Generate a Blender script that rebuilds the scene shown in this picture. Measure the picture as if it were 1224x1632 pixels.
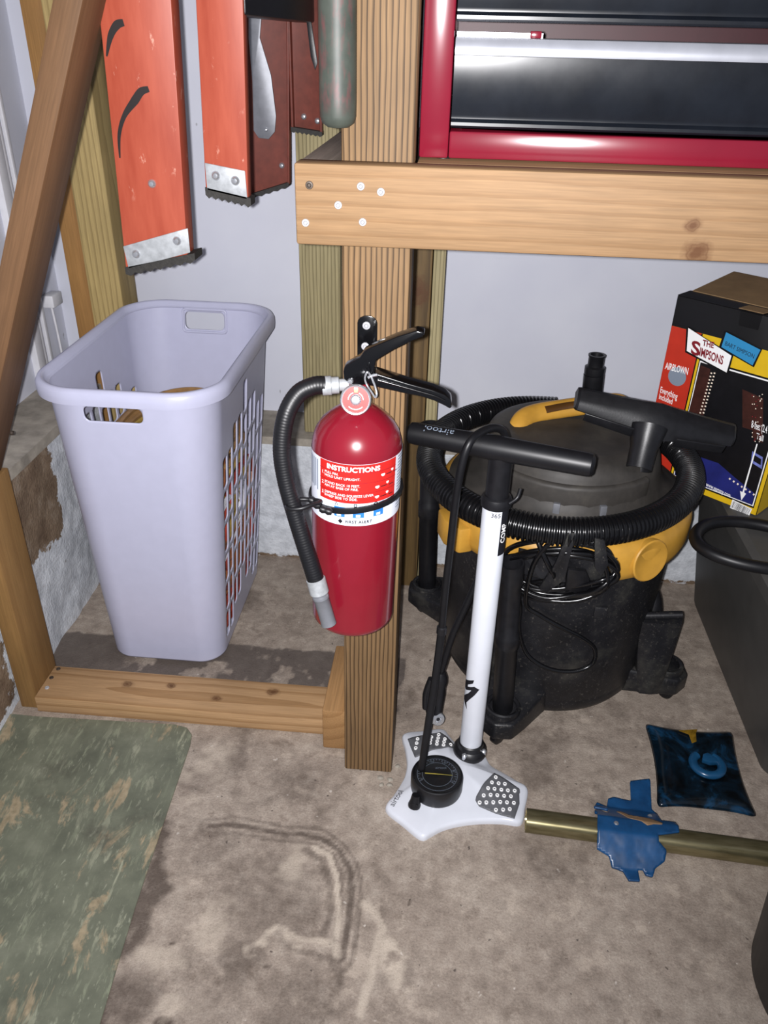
import bpy, bmesh, math, random
import numpy as np
from mathutils import Vector, Matrix
random.seed(7); np.random.seed(7)
for o in list(bpy.data.objects): bpy.data.objects.remove(o)
SC = bpy.context.scene
COL = SC.collection
# ---------------------------------------------------------------- camera
F_PX, PITCH, YAW, ROLL, CAM_H = 1280.0, 0.533386, 0.0761066, 0.0243671, 1.187
_f = Vector((-math.sin(YAW)*math.cos(PITCH), math.cos(YAW)*math.cos(PITCH), -math.sin(PITCH)))
_r0 = Vector((math.cos(YAW), math.sin(YAW), 0)); _u0 = _r0.cross(_f)
CR = _r0*math.cos(ROLL) + _u0*math.sin(ROLL); CU = _u0*math.cos(ROLL) - _r0*math.sin(ROLL); CF = _f
CAM = Vector((0, 0, CAM_H))
cd = bpy.data.cameras.new('camera'); co = bpy.data.objects.new('camera', cd); COL.objects.link(co)
co.matrix_world = Matrix(((CR.x, CU.x, -CF.x, 0), (CR.y, CU.y, -CF.y, 0), (CR.z, CU.z, -CF.z, CAM_H), (0, 0, 0, 1)))
cd.sensor_fit = 'VERTICAL'; cd.sensor_height = 24; cd.lens = 24*F_PX/1632; cd.clip_start = 0.02
SC.camera = co
# ---------------------------------------------------------------- light: the phone's flash beside the lens, dim garage ambience
w = bpy.data.worlds.new('garage_air'); SC.world = w; w.use_nodes = True
w.node_tree.nodes['Background'].inputs[0].default_value = (0.80, 0.85, 1.0, 1)
w.node_tree.nodes['Background'].inputs[1].default_value = 0.25
ld = bpy.data.lights.new('phone_flash', 'SPOT'); lo = bpy.data.objects.new('phone_flash', ld); COL.objects.link(lo)
ld.energy = 128; ld.spot_size = math.radians(132); ld.spot_blend = 1.0; ld.color = (1.0, 0.985, 1.0); ld.shadow_soft_size = 0.006
lo.location = CAM + CR*(-0.018) + CU*0.002
_aim = CF + CR*((450-612)/F_PX) - CU*((640-816)/F_PX)
lo.rotation_euler = _aim.to_track_quat('-Z', 'Y').to_euler()
SC.view_settings.view_transform = 'Standard'; SC.view_settings.look = 'None'
SC.view_settings.exposure = 0.0; SC.view_settings.gamma = 1.0; SC.view_settings.use_curve_mapping = False

# ---------------------------------------------------------------- where a photograph pixel meets a real plane of the room
def ray(x, y): return CF + CR*((x-612)/F_PX) - CU*((y-816)/F_PX)
def PY(x, y, Y): d = ray(x, y); return CAM + d*(Y/d.y)
def PZ(x, y, z): d = ray(x, y); return CAM + d*((z-CAM_H)/d.z)
def PX(x, y, X): d = ray(x, y); return CAM + d*(X/d.x)

# ---------------------------------------------------------------- materials
def lin(c):
    if isinstance(c, str):
        c = [int(c[i:i+2], 16)/255 for i in (0, 2, 4)]
        c = [v/12.92 if v <= .04045 else ((v+.055)/1.055)**2.4 for v in c]
    return (c[0], c[1], c[2], 1)
class NT:
    def __init__(s, name):
        s.m = bpy.data.materials.new(name); s.m.use_nodes = True
        s.t = s.m.node_tree; s.n = s.t.nodes; s.l = s.t.links
        s.b = s.n['Principled BSDF']; s.out = s.n['Material Output']
    def new(s, typ, **kw):
        n = s.n.new(typ)
        for k, v in kw.items(): setattr(n, k, v)
        return n
    def put(s, sock, v):
        if isinstance(v, bpy.types.NodeSocket): s.l.new(v, sock)
        elif v is not None: sock.default_value = v
    def obj(s):
        return s.new('ShaderNodeTexCoord').outputs['Object']
    def map(s, v, loc=(0,0,0), rot=(0,0,0), scale=(1,1,1)):
        n = s.new('ShaderNodeMapping'); s.put(n.inputs[0], v)
        n.inputs[1].default_value = loc; n.inputs[2].default_value = rot; n.inputs[3].default_value = scale
        return n.outputs[0]
    def noise(s, v, scale, detail=3, rough=.55, dist=0):
        n = s.new('ShaderNodeTexNoise'); s.put(n.inputs['Vector'], v)
        n.inputs['Scale'].default_value = scale; n.inputs['Detail'].default_value = detail
        n.inputs['Roughness'].default_value = rough; n.inputs['Distortion'].default_value = dist
        return n.outputs[0]
    def ramp(s, fac, stops):
        n = s.new('ShaderNodeValToRGB'); s.put(n.inputs[0], fac); e = n.color_ramp.elements
        while len(e) < len(stops): e.new(.5)
        for k, (p, c) in enumerate(stops):
            e[k].position = p; e[k].color = lin(c) if not isinstance(c, (int, float)) else (c, c, c, 1)
        return n.outputs[0]
    def mix(s, fac, a, b, mode='MIX'):
        n = s.new('ShaderNodeMix', data_type='RGBA', blend_type=mode)
        s.put(n.inputs[0], fac); s.put(n.inputs[6], a if isinstance(a, bpy.types.NodeSocket) else lin(a))
        s.put(n.inputs[7], b if isinstance(b, bpy.types.NodeSocket) else lin(b)); return n.outputs[2]
    def math(s, op, a, b=None, clamp=False):
        n = s.new('ShaderNodeMath', operation=op, use_clamp=clamp); s.put(n.inputs[0], a)
        if b is not None: s.put(n.inputs[1], b)
        return n.outputs[0]
    def bump(s, h, strength, dist=.002):
        n = s.new('ShaderNodeBump'); n.inputs['Strength'].default_value = strength; n.inputs['Distance'].default_value = dist
        s.put(n.inputs['Height'], h); s.l.new(n.outputs[0], s.b.inputs['Normal'])
    def fin(s, col=None, rough=.5, metal=0, spec=.5):
        if col is not None: s.put(s.b.inputs['Base Color'], col if isinstance(col, bpy.types.NodeSocket) else lin(col))
        s.put(s.b.inputs['Roughness'], rough); s.put(s.b.inputs['Metallic'], metal)
        s.b.inputs['Specular IOR Level'].default_value = spec
        return s.m
def plain(name, col, rough=.5, metal=0, spec=.5, vary=.12, vscale=40, bump=0, bscale=300, coat=0):
    t = NT(name); v = t.obj()
    n = t.noise(v, vscale, 4)
    c = lin(col)
    lo_ = tuple(x*(1-vary) for x in c[:3]); hi = tuple(min(1, x*(1+vary)) for x in c[:3])
    colr = t.ramp(n, [(.3, lo_), (.7, hi)])
    if bump: t.bump(t.noise(v, bscale, 3), bump, .001)
    t.b.inputs['Coat Weight'].default_value = coat; t.b.inputs['Coat Roughness'].default_value = .06
    return t.fin(colr, rough, metal, spec)
def wood(name, light, dark, ring=45, pith=(.03, .09), knots=(), stain=.25, rough=.65, seed=0, contrast=.5, tint=None):
    t = NT(name); v = t.obj()
    vs = t.map(v, (pith[0], pith[1], seed*1.7), (0, .02, 0), (1, 1, .12))
    wv = t.new('ShaderNodeTexWave', wave_type='RINGS', rings_direction='Z', wave_profile='SAW'); t.l.new(vs, wv.inputs['Vector'])
    wv.inputs['Scale'].default_value = ring; wv.inputs['Distortion'].default_value = 3.0
    wv.inputs['Detail'].default_value = 2; wv.inputs['Detail Scale'].default_value = 1.2
    g = t.ramp(wv.outputs['Fac'], [(0, light), (.55, light), (.9, dark), (1, dark)])
    g = t.mix(contrast, light, g)
    vf = t.map(v, (seed, 0, 0), (0, 0, 0), (1, 1, .03))
    fine = t.ramp(t.noise(vf, 420, 3), [(.25, .78), (.7, 1.08)])
    g = t.mix(1.0, g, fine, 'MULTIPLY')
    big = t.ramp(t.noise(t.map(v, (seed*3, seed, 0), (0, 0, 0), (1, 1, .35)), 9, 5, .6), [(.3, 1-stain), (.7, 1.06)])
    g = t.mix(1.0, g, big, 'MULTIPLY')
    for (kx, ky, kz, kr) in knots:
        d = t.new('ShaderNodeVectorMath', operation='DISTANCE'); t.l.new(t.map(v, (-kx, -ky, -kz*.75), (0, 0, 0), (1, 1, .75)), d.inputs[0])
        d.inputs[1].default_value = (0, 0, 0)
        kn = t.math('ADD', d.outputs['Value'], t.math('MULTIPLY', t.math('SUBTRACT', t.noise(v, 90, 2), .5), kr*.8))
        m = t.ramp(t.math('DIVIDE', kn, kr), [(.2, .85), (.45, .55), (.55, .7), (.7, .3), (1, 0.0)])
        g = t.mix(m, g, '4e2d16')
    t.bump(t.math('ADD', wv.outputs['Fac'], fine), .18, .001)
    return t.fin(g, rough, 0, .3)

M = {}
# concrete floor with its stains (the "stain" attributes are worn marks on the slab, drawn further down)
t = NT('concrete_floor'); v = t.obj()
n1 = t.noise(v, 7, 6, .62); n2 = t.noise(v, 38, 5, .6); n3 = t.noise(v, 260, 3)
c = t.ramp(n1, [(.3, '7a6e64'), (.5, '988b7f'), (.7, 'b3a79a')])
c = t.mix(.5, c, t.ramp(n2, [(.3, '70655b'), (.5, '978a7e'), (.7, 'b5a99c')]))
c = t.mix(1.0, c, t.ramp(n3, [(.25, .82), (.75, 1.12)]), 'MULTIPLY')
spk = t.ramp(t.noise(v, 95, 2, .4), [(.735, 0.0), (.765, 1.0)])
c = t.mix(t.math('MULTIPLY', spk, .75), c, '3a3330')
spl = t.ramp(t.noise(t.map(v, (3.3, 1.1, 0)), 60, 2, .5), [(.73, 0.0), (.77, 1.0)])
c = t.mix(t.math('MULTIPLY', spl, .6), c, 'd8d0c6')
def attr(nm):
    a = t.new('ShaderNodeAttribute'); a.attribute_name = nm; return a.outputs['Fac']
hf = t.noise(v, 55, 8, .72); hf2 = t.noise(t.map(v, (7, 3, 0)), 24, 8, .7)
c = t.mix(t.ramp(hf2, [(.56, 0.0), (.66, .55)]), c, '6a5d52')
c = t.mix(t.ramp(t.noise(t.map(v, (1, 9, 0)), 17, 8, .68), [(.56, 0.0), (.64, .5)]), c, 'bcae9f')
def worn(nm, lo_, hi_, amp=.9):
    q = t.math('ADD', attr(nm), t.math('MULTIPLY', t.math('SUBTRACT', hf, .5), amp)); q = t.math('MULTIPLY', q, t.math('GREATER_THAN', attr(nm), .02))
    return t.ramp(q, [(lo_, 0.0), (hi_, .8)])
c = t.mix(worn('dirt', .15, .75), c, '443932')
c = t.mix(worn('pale', .15, .8), c, 'c3b6a6')
c = t.mix(worn('paint', .10, .6, .6), c, '4b4340')
c = t.mix(t.ramp(t.noise(v, 420, 2, .5), [(.3, .22), (.5, 0.0)]), c, '4a4038')
t.bump(t.math('ADD', t.math('ADD', n2, n3), hf), .5, .002)
M['floor'] = t.fin(c, .72, 0, .35)
# painted foundation concrete
def foundation(name, patch):
    t = NT(name); v = t.obj()
    n2 = t.noise(v, 30, 5, .65); n3 = t.noise(v, 160, 3)
    c = t.ramp(n2, [(.3, 'aeb2b8'), (.6, 'd2d6dc'), (.8, 'dde0e4')])
    chips = t.ramp(t.noise(v, 26, 5, .75), [(.66, 0.0), (.70, 1.0)])
    c = t.mix(t.math('MULTIPLY', chips, .7), c, '8c8479')
    bare = t.ramp(t.noise(v, 14, 5, .7), [(.3, '5d4b3d'), (.55, '7c6a58'), (.75, '97897a')])
    a = t.new('ShaderNodeAttribute'); a.attribute_name = 'bare'
    m = t.math('ADD', a.outputs['Fac'], t.math('MULTIPLY', t.math('SUBTRACT', t.noise(v, 22, 5, .7), .5), 1.6))
    m = t.ramp(m, [(.46, 0.0), (.54, 1.0)])
    c = t.mix(m, c, bare)
    t.bump(t.math('ADD', n2, n3), .5, .004)
    return t.fin(c, .75, 0, .3)
M['found'] = foundation('painted_foundation', True)
t = NT('wall_paint'); v = t.obj()
c = t.ramp(t.noise(v, 5, 4), [(.3, 'c8cad6'), (.7, 'd0d2dc')])
sc = t.ramp(t.noise(t.map(v, (0, 0, 0), (0, 0, .3), (1, 1, .5)), 42, 2, .5), [(.755, 0.0), (.775, 1.0)])
c = t.mix(t.math('MULTIPLY', sc, .55), c, '6d6a66')
t.bump(t.noise(v, 220, 2), .06, .001)
M['wall'] = t.fin(c, .6, 0, .3)
M['ledge'] = plain('ledge_concrete', '948d82', .8, vary=.3, vscale=30, bump=.4, bscale=120)
M['trim'] = plain('trim_white', 'd9d9de', .5, vary=.06)
# mat
t = NT('green_marbled_vinyl'); v = t.obj()
sv = t.map(v, (0, 0, 0), (0, 0, math.radians(14)), (1, .28, 1))
c = t.ramp(t.noise(v, 11, 6, .65), [(.3, '56594c'), (.55, '696c5c'), (.75, '7b7d6c')])
for (k, sc_, st_, lo_, hi_, cc, wt) in ((0, 95, .22, .55, .66, '8b9079', .7), (1, 48, .26, .57, .64, '9b9c86', .75), (2, 150, .3, .60, .70, 'a8aa95', .6)):
    q = t.noise(t.map(v, (k*3.1, k*1.7, 0), (0, 0, math.radians(16)), (1, st_, 1)), sc_, 5, .65, .5)
    zone = t.ramp(t.noise(t.map(v, (k, 2*k, 0)), 7, 3), [(.35, .1), (.6, 1.0)])
    c = t.mix(t.math('MULTIPLY', t.math('MULTIPLY', t.ramp(q, [(lo_, 0.0), (hi_, 1.0)]), zone), wt), c, cc)
s2 = t.ramp(t.noise(t.map(v, (1.3, .4, 0), (0, 0, math.radians(18)), (1, .38, 1)), 15, 8, .68, .4), [(.565, 0.0), (.61, 1.0)])
c = t.mix(t.math('MULTIPLY', s2, .85), c, t.ramp(t.noise(v, 90, 4), [(.3, '86785f'), (.7, 'a8987c')]))
dk = t.ramp(t.noise(t.map(v, (2, 2, 0)), 8, 7, .68), [(.56, 0.0), (.72, .75)])
c = t.mix(dk, c, '45423a')
M['mat'] = t.fin(c, .55, 0, .4)
# plastics, metals, paint
M['basket'] = plain('basket_lilac_plastic', 'b6b7cd', .33, spec=.5, vary=.02)
M['red'] = plain('extinguisher_red_enamel', '771322', .24, spec=.5, vary=.03, coat=.4)
M['white_label'] = plain('label_white', 'dfe3ee', .35, vary=.02)
M['label_red'] = plain('label_red', 'c02420', .35, vary=.02)
M['label_blue'] = plain('label_blue', '2d74c4', .35, vary=.02)
M['ink'] = plain('ink_black', '15151c', .5, vary=.02)
M['ink_grey'] = plain('ink_grey', '7d8796', .5, vary=.02)
M['ink_white'] = plain('ink_white', 'f2f2f2', .45, vary=.02)
M['black_gloss'] = plain('black_gloss_enamel', '08080a', .16, spec=.6, vary=.05)
M['black_rubber'] = plain('black_rubber', '121215', .42, spec=.4, vary=.15, vscale=80)
M['black_plastic'] = plain('black_plastic', '17171a', .38, spec=.45, vary=.25, vscale=60, bump=.1)
M['dusty_black'] = None
t = NT('dusty_black_plastic'); v = t.obj()
c = t.ramp(t.noise(v, 12, 5, .65), [(.35, '111114'), (.55, '1c1c1f'), (.75, '3a3935')])
c = t.mix(t.math('MULTIPLY', t.ramp(t.noise(v, 150, 4, .7), [(.58, 0.0), (.72, 1.0)]), .5), c, '5f5b55')
t.bump(t.noise(v, 240, 3), .15, .001)
M['dusty_black'] = t.fin(c, .42, 0, .4)
t = NT('dusty_lid_plastic'); v = t.obj()
c = t.ramp(t.noise(v, 14, 5, .65), [(.3, '2a2826'), (.55, '3a3734'), (.8, '4e4a43')])
M['lid'] = t.fin(c, .55, 0, .35)
t = NT('grip_ridged'); v = t.obj()
M['hose_black'] = plain('hose_black_plastic', '0e0e10', .25, spec=.55, vary=.1)
M['yellow'] = plain('vacuum_yellow', 'b98a35', .42, vary=.18, vscale=18)
M['yellow_dark'] = plain('vacuum_brown_badge', '4a2f12', .4, vary=.1)
M['chrome'] = plain('chrome', 'c9cbd0', .22, .75, vary=.05)
M['steel'] = plain('brushed_steel', '7c7e84', .45, .4, vary=.12, vscale=60)
M['zinc_plate'] = plain('worn_zinc_plate', 'a2a5a8', .5, .3, vary=.2, vscale=90, bump=.1)
M['screw'] = plain('zinc_screw', 'a9a9ad', .45, .2, vary=.1)
M['screw_dark'] = plain('dark_screw', '4a4038', .5, .4, vary=.2)
M['white'] = plain('pump_white_enamel', 'cdd0d8', .25, vary=.02, coat=.2)
M['pad_grey'] = plain('pad_grey_rubber', '55565a', .6, vary=.1)
M['gauge_face'] = plain('gauge_dark_face', '17181b', .4, vary=.1)
M['needle'] = plain('needle_brass', 'd6c45a', .4, .2, vary=.05)
t = NT('clear_lens'); t.b.inputs['Transmission Weight'].default_value = 1.0; t.b.inputs['IOR'].default_value = 1.15
M['lens'] = t.fin('ffffff', .03, 0, .5)
t = NT('orange_fibreglass'); v = t.obj()
c = t.ramp(t.noise(t.map(v, (0, 0, 0), (0, 0, 0), (1, 1, .15)), 60, 4, .6), [(.3, '96402d'), (.7, 'a64f3a')])
wv = t.ramp(t.noise(t.map(v, (5, 1, 2), (0, .5, 0), (1, 1, .5)), 70, 5, .7), [(.63, 0.0), (.70, .8)])
c = t.mix(t.math('MULTIPLY', wv, t.ramp(t.noise(v, 11, 3), [(.4, 0.0), (.65, .9)])), c, 'dfb39f')
M['orange'] = t.fin(c, .45, 0, .4)
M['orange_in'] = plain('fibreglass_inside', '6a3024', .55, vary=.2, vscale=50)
M['rubber_foot'] = plain('foot_rubber', '24221f', .7, vary=.4, vscale=120, bump=.5)
M['marker'] = plain('marker_ink', '140a09', .5, vary=.2)
t = NT('green_canvas'); v = t.obj()
c = t.ramp(t.noise(v, 40, 4), [(.3, '353a35'), (.7, '454a43')])
rd = t.ramp(t.noise(t.map(v, (0, 0, 0), (0, 0, 0), (1.6, 1, .5)), 75, 4, .6), [(.48, 0.0), (.68, .6)])
a = t.new('ShaderNodeAttribute'); a.attribute_name = 'print'
c = t.mix(t.math('MULTIPLY', rd, a.outputs['Fac']), c, '6a3a3c')
M['olive'] = t.fin(c, .5, 0, .4)
M['tool_red'] = plain('toolbox_red_enamel', '701426', .2, vary=.08, vscale=12, coat=0)
t = NT('toolbox_black_enamel'); v = t.obj()
c = t.ramp(t.noise(v, 16, 5), [(.3, '0c0f15'), (.7, '151920')])
sm = t.ramp(t.noise(v, 20, 4, .6), [(.35, .26), (.75, .31)])
t.bump(t.noise(v, 9, 2), .03, .003)
M['tool_black'] = t.fin(c, sm, 0, .42)
M['tool_dark'] = plain('toolbox_inside', '3a1018', .5, vary=.1)
M['alu'] = plain('aluminium_strip', 'b4b6be', .36, .5, vary=.06)
M['bin_grey'] = plain('bin_grey_plastic', '4c4b49', .5, vary=.12, vscale=20, bump=.08)
M['bucket'] = plain('bucket_black_plastic', '141417', .5, vary=.1)
M['kraft'] = plain('kraft_cardboard', '8a6f4e', .8, vary=.15, vscale=25)
M['box_black'] = plain('print_black', '0b0b0d', .35, vary=.15)
M['box_yellow'] = plain('print_yellow', 'd9b21d', .4, vary=.05)
M['box_red'] = plain('print_red', 'b8301f', .4, vary=.06)
M['box_blue'] = plain('print_cyan', '2f86b8', .4, vary=.04)
M['box_navy'] = plain('print_navy', '1f2569', .4, vary=.2, vscale=30)
M['box_brown'] = plain('print_brown', '3a1d17', .4, vary=.3, vscale=60)
M['box_night'] = plain('print_night', '0c0b0f', .4, vary=.3, vscale=60)
M['box_maroon'] = plain('print_maroon', '7c1420', .5, vary=.1)
M['box_snow'] = plain('print_snow', '6d76b8', .4, vary=.3, vscale=80)
M['box_glow'] = plain('print_string_light', 'f3e3cf', .4, vary=.1)
t = NT('blue_paint_skin'); v = t.obj()
c = t.ramp(t.noise(v, 35, 5), [(.3, '12375c'), (.7, '1a4a78')])
M['blue'] = t.fin(c, .3, 0, .5)
t = NT('blue_dirty_tray'); v = t.obj()
c = t.ramp(t.noise(v, 17, 5, .6, .8), [(.40, '05090d'), (.54, '0a1a26'), (.64, '123652'), (.8, '1b4a6c')])
M['tray'] = t.fin(c, .2, 0, .5)
M['tray_ring'] = plain('blue_ring', '174568', .25, vary=.2)
M['gold'] = plain('gold_residue', '8a6a1e', .35, .3, vary=.4, vscale=150)
M['tan'] = plain('tan_wear', '8c6f52', .6, vary=.2)
t = NT('galvanised_tube'); v = t.obj()
c = t.ramp(t.noise(t.map(v, (0, 0, 0), (0, 0, -.1), (.15, 1, 1)), 130, 4), [(.3, '7d7555'), (.7, 'a39a78')])
M['tube'] = t.fin(c, .32, .85)
for nm, cc in (('cord_yellow', '9c8140'), ('cord_rust', '8a5230'), ('cord_red', '8c3426'), ('cord_white', 'd8d6dc'), ('cord_tan', '8f6c42')):
    M[nm] = plain(nm, cc, .5, vary=.2, vscale=60)
M['wire_black'] = plain('power_cord_black', '0b0b0d', .22, spec=.55, vary=.1)

# ---------------------------------------------------------------- object helpers
def mesh_obj(name, verts, faces, mat=None, parent=None, smooth=False, auto=None):
    me = bpy.data.meshes.new(name); me.from_pydata([tuple(q) for q in verts], [], faces); me.update()
    if mat is not None: me.materials.append(M[mat] if isinstance(mat, str) else mat)
    o = bpy.data.objects.new(name, me); COL.objects.link(o)
    if smooth: me.polygons.foreach_set('use_smooth', [True]*len(me.polygons))
    if auto: me.set_sharp_from_angle(angle=math.radians(auto))
    if parent: attach(o, parent)
    return o
def attach(o, parent):
    o.parent = parent; o.matrix_parent_inverse = WM[parent.name].inverted() if parent.name in WM else Matrix.Identity(4)
WM = {}
def world_of(o): return WM.get(o.name, Matrix.Identity(4))
def thing(name, label, cat, loc, group=None):
    o = bpy.data.objects.new(name, None); COL.objects.link(o); o.location = loc; o.empty_display_size = .05
    WM[o.name] = Matrix.Translation(Vector(loc)); o['label'] = label; o['category'] = cat
    if group: o['group'] = group
    return o
def tag(o, label, cat, group=None):
    o['label'] = label; o['category'] = cat
    if group: o['group'] = group
    return o
def rebase(o):
    """move a single-mesh thing's origin to the middle of its foot"""
    vs = np.array([v.co for v in o.data.vertices]); lo_, hi = vs.min(0), vs.max(0)
    c = Vector(((lo_[0]+hi[0])/2, (lo_[1]+hi[1])/2, lo_[2]))
    o.data.transform(Matrix.Translation(-c)); o.location = c; WM[o.name] = Matrix.Translation(c); return o
def bm_obj(name, bm, mat, parent=None, smooth=False, auto=None):
    me = bpy.data.meshes.new(name); bm.normal_update(); bm.to_mesh(me); bm.free()
    if mat is not None: me.materials.append(M[mat] if isinstance(mat, str) else mat)
    o = bpy.data.objects.new(name, me); COL.objects.link(o)
    if smooth: me.polygons.foreach_set('use_smooth', [True]*len(me.polygons))
    if auto: me.set_sharp_from_angle(angle=math.radians(auto))
    if parent: attach(o, parent)
    return o
def bm_box(bm, lo_, hi, bev=0.0, segs=2, mtx=None):
    g = bmesh.ops.create_cube(bm, size=1.0); vs = g['verts']
    for q in vs:
        q.co = Vector([lo_[k] + (q.co[k]+.5)*(hi[k]-lo_[k]) for k in range(3)])
    if bev > 0:
        es = list({e for q in vs for e in q.link_edges})
        r = bmesh.ops.bevel(bm, geom=es, offset=bev, segments=segs, affect='EDGES', profile=.5)
        vs = [q for q in bm.verts if q in set(r['verts'])] or vs
    return vs
def box(name, lo_, hi, mat, parent=None, bev=.0, segs=2, mtx=None):
    bm = bmesh.new(); bm_box(bm, lo_, hi, bev, segs)
    if mtx: bm.transform(mtx)
    return bm_obj(name, bm, mat, parent, smooth=bev > 0, auto=35 if bev > 0 else None)
def frame(origin, x, y, z):
    return Matrix(((x[0], y[0], z[0], origin[0]), (x[1], y[1], z[1], origin[1]), (x[2], y[2], z[2], origin[2]), (0, 0, 0, 1)))
def timber(name, label, a, b, wx, wy, xdir, mat, bev=.0025, cat='timber'):
    """a board from a to b (centre line); wx wide along xdir, wy the other way"""
    a, b = Vector(a), Vector(b); z = (b-a).normalized(); x = Vector(xdir); x = (x - z*x.dot(z)).normalized(); y = z.cross(x)
    L = (b-a).length
    o = box(name, (-wx/2, -wy/2, 0), (wx/2, wy/2, L), mat, None, bev)
    o.matrix_world = frame(a, x, y, z); WM[o.name] = frame(a, x, y, z)
    return tag(o, label, cat)
def smooth_path(pts, n, closed=False):
    P = np.array([tuple(q) for q in pts], float); m = len(P); out = []
    if closed: get = lambda i: P[i % m]; segs = m
    else: get = lambda i: P[min(max(i, 0), m-1)]; segs = m-1
    for i in range(segs):
        p0, p1, p2, p3 = get(i-1), get(i), get(i+1), get(i+2)
        for k in range(n):
            u = k/n
            out.append(.5*((2*p1)+(-p0+p2)*u+(2*p0-5*p1+4*p2-p3)*u*u+(-p0+3*p1-3*p2+p3)*u**3))
    if not closed: out.append(P[-1])
    return np.array(out)
def resample(P, step, closed=False):
    Q = np.vstack([P, P[:1]]) if closed else P
    d = np.r_[0, np.cumsum(np.linalg.norm(np.diff(Q, axis=0), axis=1))]
    n = max(2, int(d[-1]/step)); s = np.linspace(0, d[-1], n+1)
    out = np.stack([np.interp(s, d, Q[:, k]) for k in range(3)], 1)
    return out[:-1] if closed else out
def sweep(name, P, r, mat, parent=None, seg=12, closed=False, caps=True, flat=(1, 1), up=None, auto=None):
    P = np.array(P, float); n = len(P)
    T = np.roll(P, -1, 0)-np.roll(P, 1, 0)
    if not closed: T[0] = P[1]-P[0]; T[-1] = P[-1]-P[-2]
    T /= np.linalg.norm(T, axis=1)[:, None]+1e-12
    r = np.full(n, r) if np.isscalar(r) else np.array(r)
    a = np.array(up if up is not None else ((0, 0, 1) if abs(T[0][2]) < .9 else (1, 0, 0)), float)
    N = np.zeros((n, 3)); q = a - T[0]*(a@T[0]); N[0] = q/np.linalg.norm(q)
    for i in range(1, n):
        q = N[i-1]-T[i]*(N[i-1]@T[i]); N[i] = q/(np.linalg.norm(q)+1e-12)
    B = np.cross(T, N)
    if closed:
        ang = math.atan2(N[0]@(np.cross(T[-1], N[-1])), N[0]@N[-1])
        for i in range(n):
            f = ang*i/n; N2 = N[i]*math.cos(f)+B[i]*math.sin(f); B[i] = np.cross(T[i], N2); N[i] = N2
    th = np.linspace(0, 2*math.pi, seg, endpoint=False)
    V = (P[:, None, :] + (r[:, None]*flat[0]*np.cos(th))[..., None]*N[:, None, :] + (r[:, None]*flat[1]*np.sin(th))[..., None]*B[:, None, :]).reshape(-1, 3)
    Fc = []
    for i in range(n if closed else n-1):
        j = (i+1) % n
        for k in range(seg):
            k2 = (k+1) % seg; Fc.append((i*seg+k, j*seg+k, j*seg+k2, i*seg+k2)[::-1])
    if not closed and caps:
        Fc.append(tuple(range(seg))); Fc.append(tuple((n-1)*seg+k for k in reversed(range(seg))))
    o = mesh_obj(name, V, Fc, mat, parent, smooth=True, auto=auto or 50)
    return o
def tube(name, pts, r, mat, parent=None, seg=12, closed=False, n=8, **kw):
    return sweep(name, smooth_path(pts, n, closed), r, mat, parent, seg, closed, **kw)
def lathe(name, prof, origin, mat, parent=None, seg=48, axis=(0, 0, 1), ref=None, auto=40, smooth=True):
    z = Vector(axis).normalized(); x = Vector(ref) if ref else (Vector((1, 0, 0)) if abs(z.x) < .9 else Vector((0, 1, 0)))
    x = (x-z*x.dot(z)).normalized(); y = z.cross(x); O = Vector(origin); V = []; Fc = []; rings = []
    for (r, h) in prof:
        if r <= 1e-6: rings.append([len(V)]); V.append(O+z*h)
        else:
            rings.append(list(range(len(V), len(V)+seg)))
            for k in range(seg):
                a = 2*math.pi*k/seg; V.append(O+z*h+x*(r*math.cos(a))+y*(r*math.sin(a)))
    for i in range(len(rings)-1):
        A, B = rings[i], rings[i+1]
        for k in range(seg):
            k2 = (k+1) % seg
            if len(A) == 1 and len(B) == 1: continue
            if len(A) == 1: Fc.append((A[0], B[k2], B[k])[::-1])
            elif len(B) == 1: Fc.append((A[k], A[k2], B[0]))
            else: Fc.append((A[k], A[k2], B[k2], B[k]))
    return mesh_obj(name, V, Fc, mat, parent, smooth=smooth, auto=auto)
def prism(name, pts, dvec, mat, parent=None, bev=0, segs=2, auto=35):
    """flat outline (3D points) given thickness dvec"""
    bm = bmesh.new(); d = Vector(dvec)
    vs = [bm.verts.new(Vector(q)) for q in pts]; f = bm.faces.new(vs)
    r = bmesh.ops.extrude_face_region(bm, geom=[f]); nv = [g for g in r['geom'] if isinstance(g, bmesh.types.BMVert)]
    bmesh.ops.translate(bm, verts=nv, vec=d)
    bmesh.ops.recalc_face_normals(bm, faces=bm.faces)
    if bev:
        es = [e for e in bm.edges if len(e.link_faces) == 2 and e.calc_face_angle(0) > .5]
        bmesh.ops.bevel(bm, geom=es, offset=bev, segments=segs, affect='EDGES', profile=.5, clamp_overlap=True)
    return bm_obj(name, bm, mat, parent, smooth=bev > 0, auto=auto if bev else None)
def flat(name, pts, mat, parent=None):
    return mesh_obj(name, pts, [tuple(range(len(pts)))], mat, parent)
def text_mesh(s, size, extrude=.0003, align='LEFT', bold=0.0, spacing=1.0):
    cu = bpy.data.curves.new('lettering', 'FONT'); cu.body = s; cu.size = size; cu.extrude = extrude; cu.align_x = align
    cu.offset = bold; cu.space_character = spacing; cu.resolution_u = 3
    o = bpy.data.objects.new('lettering', cu); COL.objects.link(o)
    dg = bpy.context.evaluated_depsgraph_get(); me = bpy.data.meshes.new_from_object(o.evaluated_get(dg))
    bpy.data.objects.remove(o); bpy.data.curves.remove(cu); return me
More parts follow.
